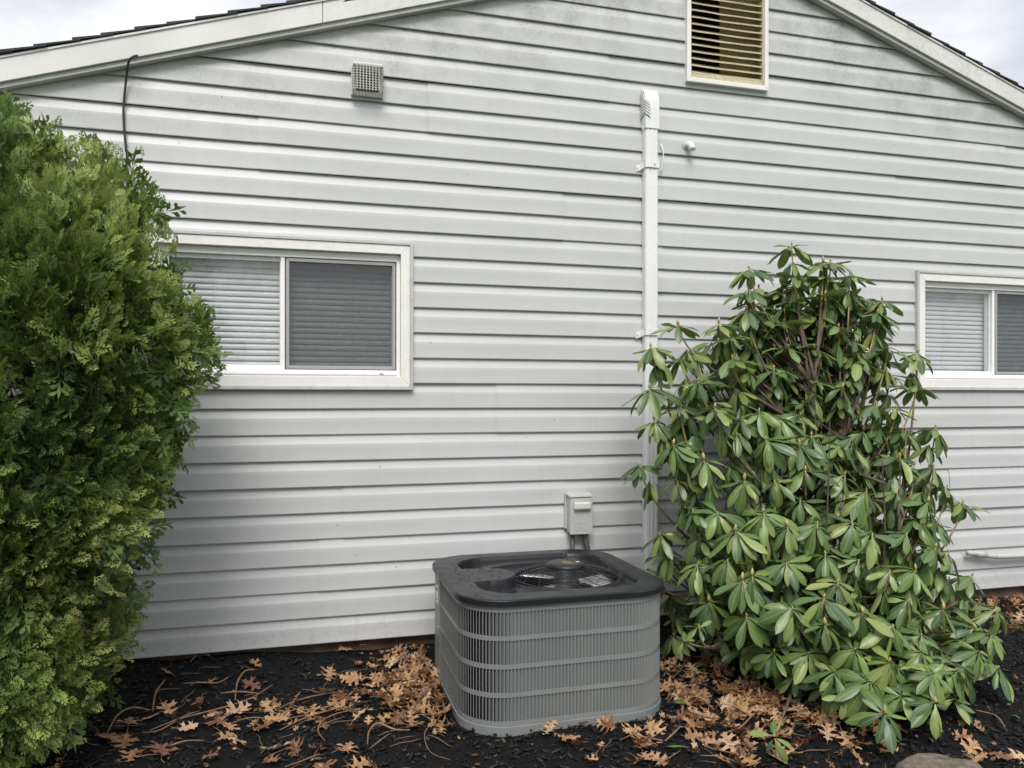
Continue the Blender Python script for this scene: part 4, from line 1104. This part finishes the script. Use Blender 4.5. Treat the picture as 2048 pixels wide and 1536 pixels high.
# branches
mains = []
for i in range(18):
    a = 2*pi*i*5/18+random.uniform(-.2, .2); rad = random.uniform(.3, .9)*(1 if i % 3 else .35); h = random.uniform(.4, 1.55)
    h = min(h, 1.12); e = RB+Vector((cos(a)*rad*.62*(1.25-.55*h), sin(a)*rad*(.3 if sin(a) > 0 else .45), h*(1.15-.45*rad)+.15))
    P = bez([RB+Vector((cos(a)*.06, sin(a)*.06, -.03)), RB+Vector((cos(a)*rad*.6, sin(a)*rad*.4, .15)), e-Vector((0, 0, .2)), e], 12)
    mains.append(P); MB().tube(P, [.0095-.00066*j for j in range(13)], 7).build('branch', M['bark'], rh, smooth=True)
budV = MB(); stemI = MB()
for i, (p, s, b, inner) in enumerate(whorls):
    if b == 2: continue
    cand = [q for P in mains for q in P[3:] if q.z < p.z-.10]
    if not cand: cand = [q for P in mains for q in P[1:5]]
    q = min(cand, key=lambda c: (c-p).length+1.5*max(0, math.hypot(c.x-p.x, c.y-p.y)-.7*(p.z-c.z))+random.uniform(0, .14))
    hor = (q-p); hor.z = 0; dn = p+Vector((0, 0, -.17 if p.z > .35 else -.03))+hor*.05
    P = bez([p+Vector((0, 0, .0)), dn, (p+q)/2+Vector((0, 0, -.05 if p.z > .3 else 0)), q], 9)
    for v in P: 
        if not clear_ac(v): v.x = max(v.x, AX+AH+.03)
    r_ = [.0032+.0005*j for j in range(10)]
    if inner: stemI.tube(P, r_, 5)
    else:
        MB().tube(P[:5], r_[:5], 6).build('stem', M['stemy'], rh, smooth=True); stemI.tube(P[4:], r_[4:], 5)
    if b:
        sz = random.uniform(.45, 1.15); bb = MB(); tp = Vector((random.gauss(0, .15), random.gauss(0, .15), 1)).normalized()
        PP = [p+tp*(t_*sz) for t_ in (-.004, .003, .010, .017, .023, .028)]
        bb.tube(PP, [.003*sz, .0062*sz, .0075*sz, .006*sz, .0032*sz, .0006], 7)
        for k in range(4):
            a = random.uniform(0, 6.3); bb.tube([p, p+Vector((cos(a)*.007, sin(a)*.007, .012*sz))], [.0015, .0006], 4)
        if inner: stemI.add(bb.V, bb.F)
        else: bb.build('bud', M['bud'], rh, smooth=True)
o = stemI.build('twigs', M['bark'], rh, smooth=True); o['kind'] = 'stuff'

# ------------------------------------------------------------------ fallen oak leaves
half = [(0, 0), (.10, .018), (.15, .10), (.13, .21), (.20, .15), (.23, .085), (.33, .09), (.35, .22), (.29, .40), (.40, .34), (.46, .45), (.49, .26), (.51, .11), (.60, .11), (.68, .20), (.68, .38), (.75, .27), (.84, .30), (.79, .14), (.79, .08), (.86, .085), (.93, .16), (.94, .06), (1.0, .0)]
def oak(seed):
    r = random.Random(seed*13+1); bend = r.uniform(-1.2, 3.0); cup = r.uniform(-.6, 2.2); tw = r.uniform(-1.0, 1.0)
    sx = r.uniform(1.0, 1.3); bm = bmesh.new(); mid = [.13, .24, .34, .52, .62, .80, .87]
    mv = [bm.verts.new((m_, 0, 0)) for m_ in mid]; v0 = bm.verts.new((0, 0, 0)); v1 = bm.verts.new((1, 0, 0))
    for s_ in (1, -1):
        pts = [bm.verts.new((x+r.uniform(-.012, .012), y*sx*(1+.22*(r.random()-.5))*s_, 0)) for x, y in half[1:-1]]
        loop = [v0]+pts+[v1]+mv[::-1]
        bm.faces.new(loop if s_ < 0 else loop[::-1])
    bm.normal_update(); bmesh.ops.triangulate(bm, faces=bm.faces[:], ngon_method='EAR_CLIP')
    a_ = bm.verts.new((.02, .010, 0)); b_ = bm.verts.new((.02, -.010, 0)); c_ = bm.verts.new((-.26, .03, .0)); bm.faces.new((a_, b_, c_))
    for v in bm.verts:
        x, y = v.co.x, v.co.y
        z = .32*cup*y*y+bend*.22*(x-.5)**2+tw*.35*(x-.5)*y+.02*sin(x*17+seed)+.03*sin(y*19+x*7+seed)
        v.co = Vector((x-.5-.06*abs(bend)*(x-.5), y*(1-.10*abs(cup)), z))
    bm.verts.index_update()
    V = np.array([tuple(v.co) for v in bm.verts]); F = np.array([[v.index for v in f.verts] for f in bm.faces]); bm.free()
    return V, F
OK_ = [oak(i) for i in range(14)]
omesh = []
for V, F in OK_:
    me = bpy.data.meshes.new('oak_leaf'); me.from_pydata([tuple(v) for v in V], [], [tuple(int(q) for q in f) for f in F]); me.materials.append(M['oak'])
    a = me.attributes.new('tint', 'FLOAT', 'POINT'); a.data.foreach_set('value', np.zeros(len(V), np.float32)); omesh.append(me)
def zone(x, y, tx, ty, size):
    t_ = math.hypot(tx, ty); pose = 'upturned' if t_ > .75 else ('tilted' if t_ > .38 else 'flat')
    big = 'large' if size > .098 else 'small'
    if y > -.30 and x < .40: w_, g = 'close under the bottom edge of the siding', 'oak leaves along the foot of the wall'
    elif x < -.25: w_, g = 'on bare mulch next to the evergreen', 'oak leaves beside the evergreen'
    elif x < .28 and y > -.72: w_, g = 'in the drift between evergreen and air conditioner', 'oak leaves in the drift of stalks'
    elif x < .66 and y > -.36: w_, g = 'heaped behind the left corner of the air conditioner', 'oak leaves heaped behind the left corner of the air conditioner'
    elif x < .66 and y > -.80: w_, g = 'heaped against the left side of the air conditioner', 'oak leaves heaped left of the air conditioner'
    elif x < .62: w_, g = 'on black mulch in the left foreground', 'oak leaves in the left foreground'
    elif x < 1.48: w_, g = 'on the ground in front of the air conditioner', 'oak leaves in front of the air conditioner'
    elif x > 2.7 and y > -.75: w_, g = 'between the rhododendron and siding at far right', 'oak leaves along the right foot of the wall'
    elif y > -.95 and x < 1.9: w_, g = 'beside the right side of the air conditioner', 'oak leaves right of the air conditioner'
    elif x < 1.95: w_, g = 'in the patch between air conditioner and rhododendron', 'oak leaves before the rhododendron'
    else: w_, g = 'under the rhododendron branches', 'oak leaves under the rhododendron'
    return f'{big} {pose} dry oak leaf {w_}', f'{big} {pose} {g}'
def put_leaf(x, y, size, rot, tx=0, ty=0, dz=.012, label=None, mi=None, sc3=None):
    if x > AX-AH-.03 and x < AX+AH+.02 and y > AY-AH-.04: 
        if label is None: return None
    o = bpy.data.objects.new('oak_leaf', omesh[random.randrange(14) if mi is None else mi]); COL.objects.link(o)
    o.location = (x, y, gz(x, y)+dz); o.rotation_euler = (tx, ty, rot); o.scale = (size,)*3
    lb, g = zone(x, y, tx, ty, size)
    if label: tag(o, label, 'leaf')
    else: tag(o, lb, 'leaf', g)
    return o
c7 = lambda a, b: (a*.4395, 1180+b*.4395)
c6f = lambda a, b: (1240+a*K, 980+b*K)
hand = [c7(*q) for q in [(565,408),(775,432),(815,358),(1415,280),(1570,305),(760,568),(500,680),(605,745),(570,700),(850,640),(990,610),(1370,548),(1430,592),(1250,600),(1220,545),(1560,512),(1680,462),(1720,385),(950,757),(1250,715),(1235,772),(1345,717),(1450,712),(1480,790),(1700,792),(1790,425),(1840,385),(1895,350),(1880,432),(1920,540),(1870,590),(1745,590),(1590,430),(1500,408),(1640,425),(740,742),(1080,680),(1160,385),(1140,460),(940,460),(1960,600),(1200,630),(1300,570),(690,600),(590,640),(1320,610),(1050,640),(1660,500),(1590,550),(1530,545)]]
hand += [c6f(*q) for q in [(110,1290),(200,1370),(520,1370),(620,1340),(680,1240),(560,1180),(450,1090),(520,1020),(640,1060),(350,1000),(300,1050),(420,1160),(560,1090),(60,1230),(800,1350),(880,1330),(1790,1380),(1740,1240),(1780,1300),(2020,1350),(250,1100),(480,1130),(600,1000),(700,1130),(380,1060)]]
for i, (px, py) in enumerate(hand):
    p = at_z(px, py, .02)
    put_leaf(p.x, p.y, random.uniform(.075, .116), random.uniform(0, 6.3), random.gauss(0, .35), random.gauss(0, .35), random.uniform(.012, .03))
spec = [((1218, 1468), .115, 1.75, -1.05, .15, 'pale oak leaf standing upright against the front right of the air conditioner'),
        ((402, 1424), .10, 2.0, -.7, .2, 'curled brown oak leaf propped on edge on bare black mulch'),
        ((475, 1432), .13, .6, .2, 0, 'largest tan oak leaf, flat in the middle of the drift of stalks'),
        ((692, 1500), .105, 1.2, .15, .1, 'flat tan star shaped oak leaf at the bottom left of the air conditioner'),
        ((720, 1530), .10, .4, .1, .1, 'tan oak leaf cut by the bottom edge left of the air conditioner'),
        ((1140, 1483), .11, 2.9, .2, 0, 'orange brown oak leaf tucked under the front base of the air conditioner'),
        ((1290, 1492), .12, .9, .1, .1, 'wide tan oak leaf on mulch off the front right corner of the air conditioner'),
        ((1386, 1455), .10, .9, .3, .2, 'dark red brown oak leaf right of the air conditioner'),
        ((2005, 1516), .10, 1.6, .1, 0, 'tan oak leaf on black mulch near the bottom right corner'),
        ((1895, 1262), .13, .3, .3, 0, 'red brown oak leaf showing between the low rhododendron branches')]
for (pq, s, r_, a_, b_, lb) in spec:
    p = at_z(pq[0], pq[1], .02); put_leaf(p.x, p.y, s, r_, a_, b_, .02+abs(a_)*.03, lb)
# denser drifts
def drift(cx, cy, sx, sy, n, smin=.07, smax=.11, zl=.05):
    for i in range(n):
        x = random.gauss(cx, sx); y = random.gauss(cy, sy)
        if y > -.05: y = -.05-random.random()*.1
        put_leaf(x, y, random.uniform(smin, smax), random.uniform(0, 6.3), random.gauss(0, .5), random.gauss(0, .5), random.uniform(.01, zl))
drift(.49, -.42, .12, .18, 22); drift(.30, -.62, .20, .13, 16); drift(1.72, -1.15, .17, .2, 42, zl=.04); drift(2.0, -1.0, .3, .3, 22); drift(3.6, -.35, .6, .15, 22); drift(.1, -.7, .3, .1, 14)
# uncountable broken litter
wh, ms_, tn = [], [], []
for i in range(1500):
    z_ = random.random()
    if z_ < .18: x, y = random.gauss(.50, .12), random.gauss(-.45, .2)
    elif z_ < .56: x, y = random.gauss(1.85, .33), random.gauss(-.95, .30)
    elif z_ < .72: x, y = random.uniform(2.8, 4.8), -abs(random.gauss(.12, .25))-.06
    else: x, y = random.uniform(-1.2, 4), random.uniform(-1.7, -.1)
    if y > -.05: y = -.08
    if AX-AH-.01 < x < AX+AH+.01 and y > AY-AH-.01: continue
    big = z_ < .72
    s = random.uniform(.05, .095) if big and random.random() < .6 else random.uniform(.012, .035)
    wh.append(random.randrange(14)); tn.append(random.random()); ms_.append(TM((x, y, gz(x, y)+random.uniform(.006, .035 if big else .014)), euler(random.gauss(0, .5), random.gauss(0, .5), random.uniform(0, 6.3)), s))
V, F, T = merge_instances(OK_, wh, ms_, tn)
tag(mk('leaf_litter', V, F, M['oak'], tint=T), kind='stuff', label='broken dry leaf litter scattered over the black mulch')
# dried stalks
def gp(px, py, z=.0):
    p = at_z(px, py, .03); p.z = gz(p.x, p.y)+.014+z; return p
ST = [([(285,1470),(320,1460),(370,1440),(400,1432)], 'split brown stalk curving behind the left foreground leaves'),
      ([(300,1465),(360,1445),(440,1425),(500,1405),(545,1380)], 'long straight tan stalk crossing the leaf drift'),
      ([(285,1492),(330,1490),(370,1484),(410,1478)], 'pale flat stalk at the left foreground'),
      ([(215,1470),(235,1445),(265,1432),(300,1428)], 'curved red brown stalk nearest the evergreen'),
      ([(305,1430),(312,1405),(330,1385)], 'short stalk rising toward the siding behind the drift'),
      ([(365,1385),(400,1386),(435,1378),(458,1370)], 'grey brown stalk parallel to the siding'),
      ([(470,1405),(475,1380),(490,1365),(510,1358)], 'bent tan stalk arching over the mulch'),
      ([(550,1425),(580,1410),(620,1398),(680,1385)], 'broad pale blade of dry stalk pointing at the air conditioner'),
      ([(600,1425),(650,1420),(700,1405)], 'thin stalk lying between scattered oak leaves'),
      ([(650,1480),(636,1462),(645,1440),(670,1430),(705,1422)], 'hook shaped tan stalk on bare mulch'),
      ([(735,1490),(738,1462),(755,1450),(790,1452),(820,1460)], 'looping tan stalk left of the air conditioner'),
      ([(740,1490),(760,1480),(780,1465)], 'short tan stalk beside the looping stalk'),
      ([(860,1400),(880,1430),(850,1460),(860,1490),(900,1510)], 'long stalk curling round the left foot of the air conditioner'),
      ([(865,1370),(885,1400),(888,1440),(860,1452)], 'red brown stalk rubbing the left corner of the air conditioner'),
      ([(570,1535),(600,1518),(640,1498)], 'pale stalk running off the bottom edge'),
      ([(380,1348),(400,1330),(420,1340)], 'curled bark strip under the siding edge'),
      ([(1240,1478),(1270,1465),(1310,1445),(1322,1438)], 'thin twig in front of the air conditioner right corner'),
      ([(1245,1462),(1290,1468),(1325,1480)], 'dark twig crossing the thin twig by the air conditioner'),
      ([(1330,1480),(1345,1468),(1362,1452)], 'short tan twig right of the air conditioner'),
      ([(1310,1530),(1340,1512),(1362,1495)], 'tan twig at the bottom right of the air conditioner'),
      ([(1440,1462),(1480,1450),(1505,1430),(1515,1420)], 'bent pale twig at the left foot of the rhododendron'),
      ([(1395,1475),(1420,1492),(1460,1500)], 'low curved twig under the rhododendron edge'),
      ([(1400,1512),(1440,1515),(1475,1520)], 'straight twig below the rhododendron'),
      ([(1950,1418),(1990,1430),(2010,1455)], 'thin pale twig on mulch at the lower right'),
      ([(1345,1360),(1365,1335),(1372,1315)], 'thin upright sprig stem right of the air conditioner'),
      ([(1900,1300),(1930,1280),(1965,1268)], 'tan branch piece lying under the right side of the rhododendron'),
      ([(560,1460),(600,1440),(640,1425),(690,1418)], 'brown stalk across the middle of the drift'),
      ([(440,1400),(480,1395),(520,1392)], 'small tan stalk in the leaf drift'),
      ([(450,1455),(500,1440),(560,1436),(620,1428)], 'long brown stalk along the front of the drift')]
for i, (P, lb) in enumerate(ST):
    Q = [gp(px, py, random.uniform(0, .02)) for px, py in P]; C_ = catmull(Q, 5); n = len(C_)
    r0 = random.uniform(.0018, .0046)
    mb = MB().tube(C_, [r0*(.35+.65*sin(pi*min(.95, max(.05, (j+1)/(n+1))))) for j in range(n)], 6)
    tag(mb.build('stalk', M['twig'], smooth=True, origin=Q[0]), lb, 'twig')
# fine twig litter as stuff
wh, ms_, tn = [], [], []
tw = MB().tube([(-.5, 0, 0), (-.2, .05, .02), (.2, -.03, .03), (.5, .06, 0)], [.011, .014, .012, .005], 4)
TWV = np.array(tw.V); TWF = np.array([f for f in tw.F if len(f) == 4])
for i in range(300):
    x, y = (random.uniform(-1.1, 2.4), random.uniform(-1.7, -.1)) if i % 3 else (random.gauss(.35, .35), random.gauss(-.7, .25))
    if AX-AH-.02 < x < AX+AH+.02 and y > AY-AH-.02 or y > -.05: continue
    wh.append(0); tn.append(0); ms_.append(TM((x, y, gz(x, y)+random.uniform(.008, .02)), euler(0, random.gauss(0, .15), random.gauss(.3, .9)), random.uniform(.03, .13)))
V, F, T = merge_instances([(TWV, TWF)], wh, ms_, tn)
tag(mk('twig_litter', V, F, M['twig'], smooth=True), kind='stuff', label='fine dry stems scattered through the mulch')

# acorn, rock, green fallen leaves
p = gp(718, 1336, .008); ac_ = empty('acorn', p, 'brown acorn on black mulch below the siding edge', 'acorn')
MB().tube([p+Vector((-.014, 0, 0)), p+Vector((-.010, 0, 0)), p+Vector((0, 0, 0)), p+Vector((.012, -.002, 0)), p+Vector((.018, -.002, 0))], [.003, .008, .010, .008, .001], 10).build('nut', M['acorn'], ac_, smooth=True)
MB().tube([p+Vector((-.020, 0, 0)), p+Vector((-.018, 0, 0)), p+Vector((-.008, 0, 0)), p+Vector((-.004, 0, 0))], [.003, .009, .0115, .0105], 10).build('cap', M['bark'], ac_, smooth=True)
pr_ = at_z(1876, 1562, .0)
bm = bmesh.new(); bmesh.ops.create_icosphere(bm, subdivisions=4, radius=1)
for v in bm.verts:
    n_ = noise.fractal(v.co*1.6+Vector((3, 1, 2)), 1, 2, 4)*.16; v.co *= 1+n_; v.co = Vector((v.co.x*.15, v.co.y*.12, min(v.co.z, .55)*.10))
me = bpy.data.meshes.new('rock'); bm.to_mesh(me); bm.free(); me.materials.append(M['rock']); me.shade_smooth()
o = bpy.data.objects.new('rock', me); COL.objects.link(o); o.location = (pr_.x, pr_.y-.02, .0); tag(o, 'flat tan rock at the bottom edge in front of the rhododendron', 'rock')
for (px, py, s, r_, lb) in [(1378, 1497, .085, 2.3, 'fresh green leaf lying on the mulch right of the air conditioner'), (1345, 1408, .08, .1, 'dark green fallen leaf on the litter right of the air conditioner'), (2040, 1440, .07, 1.0, 'pale yellow green fallen leaf at the right edge')]:
    q = gp(px, py, .02); o = bpy.data.objects.new('green_leaf', rmesh[3].copy()); COL.objects.link(o); o.location = q; o.rotation_euler = (.2, -.15, r_); o.scale = (s,)*3; tag(o, lb, 'leaf')
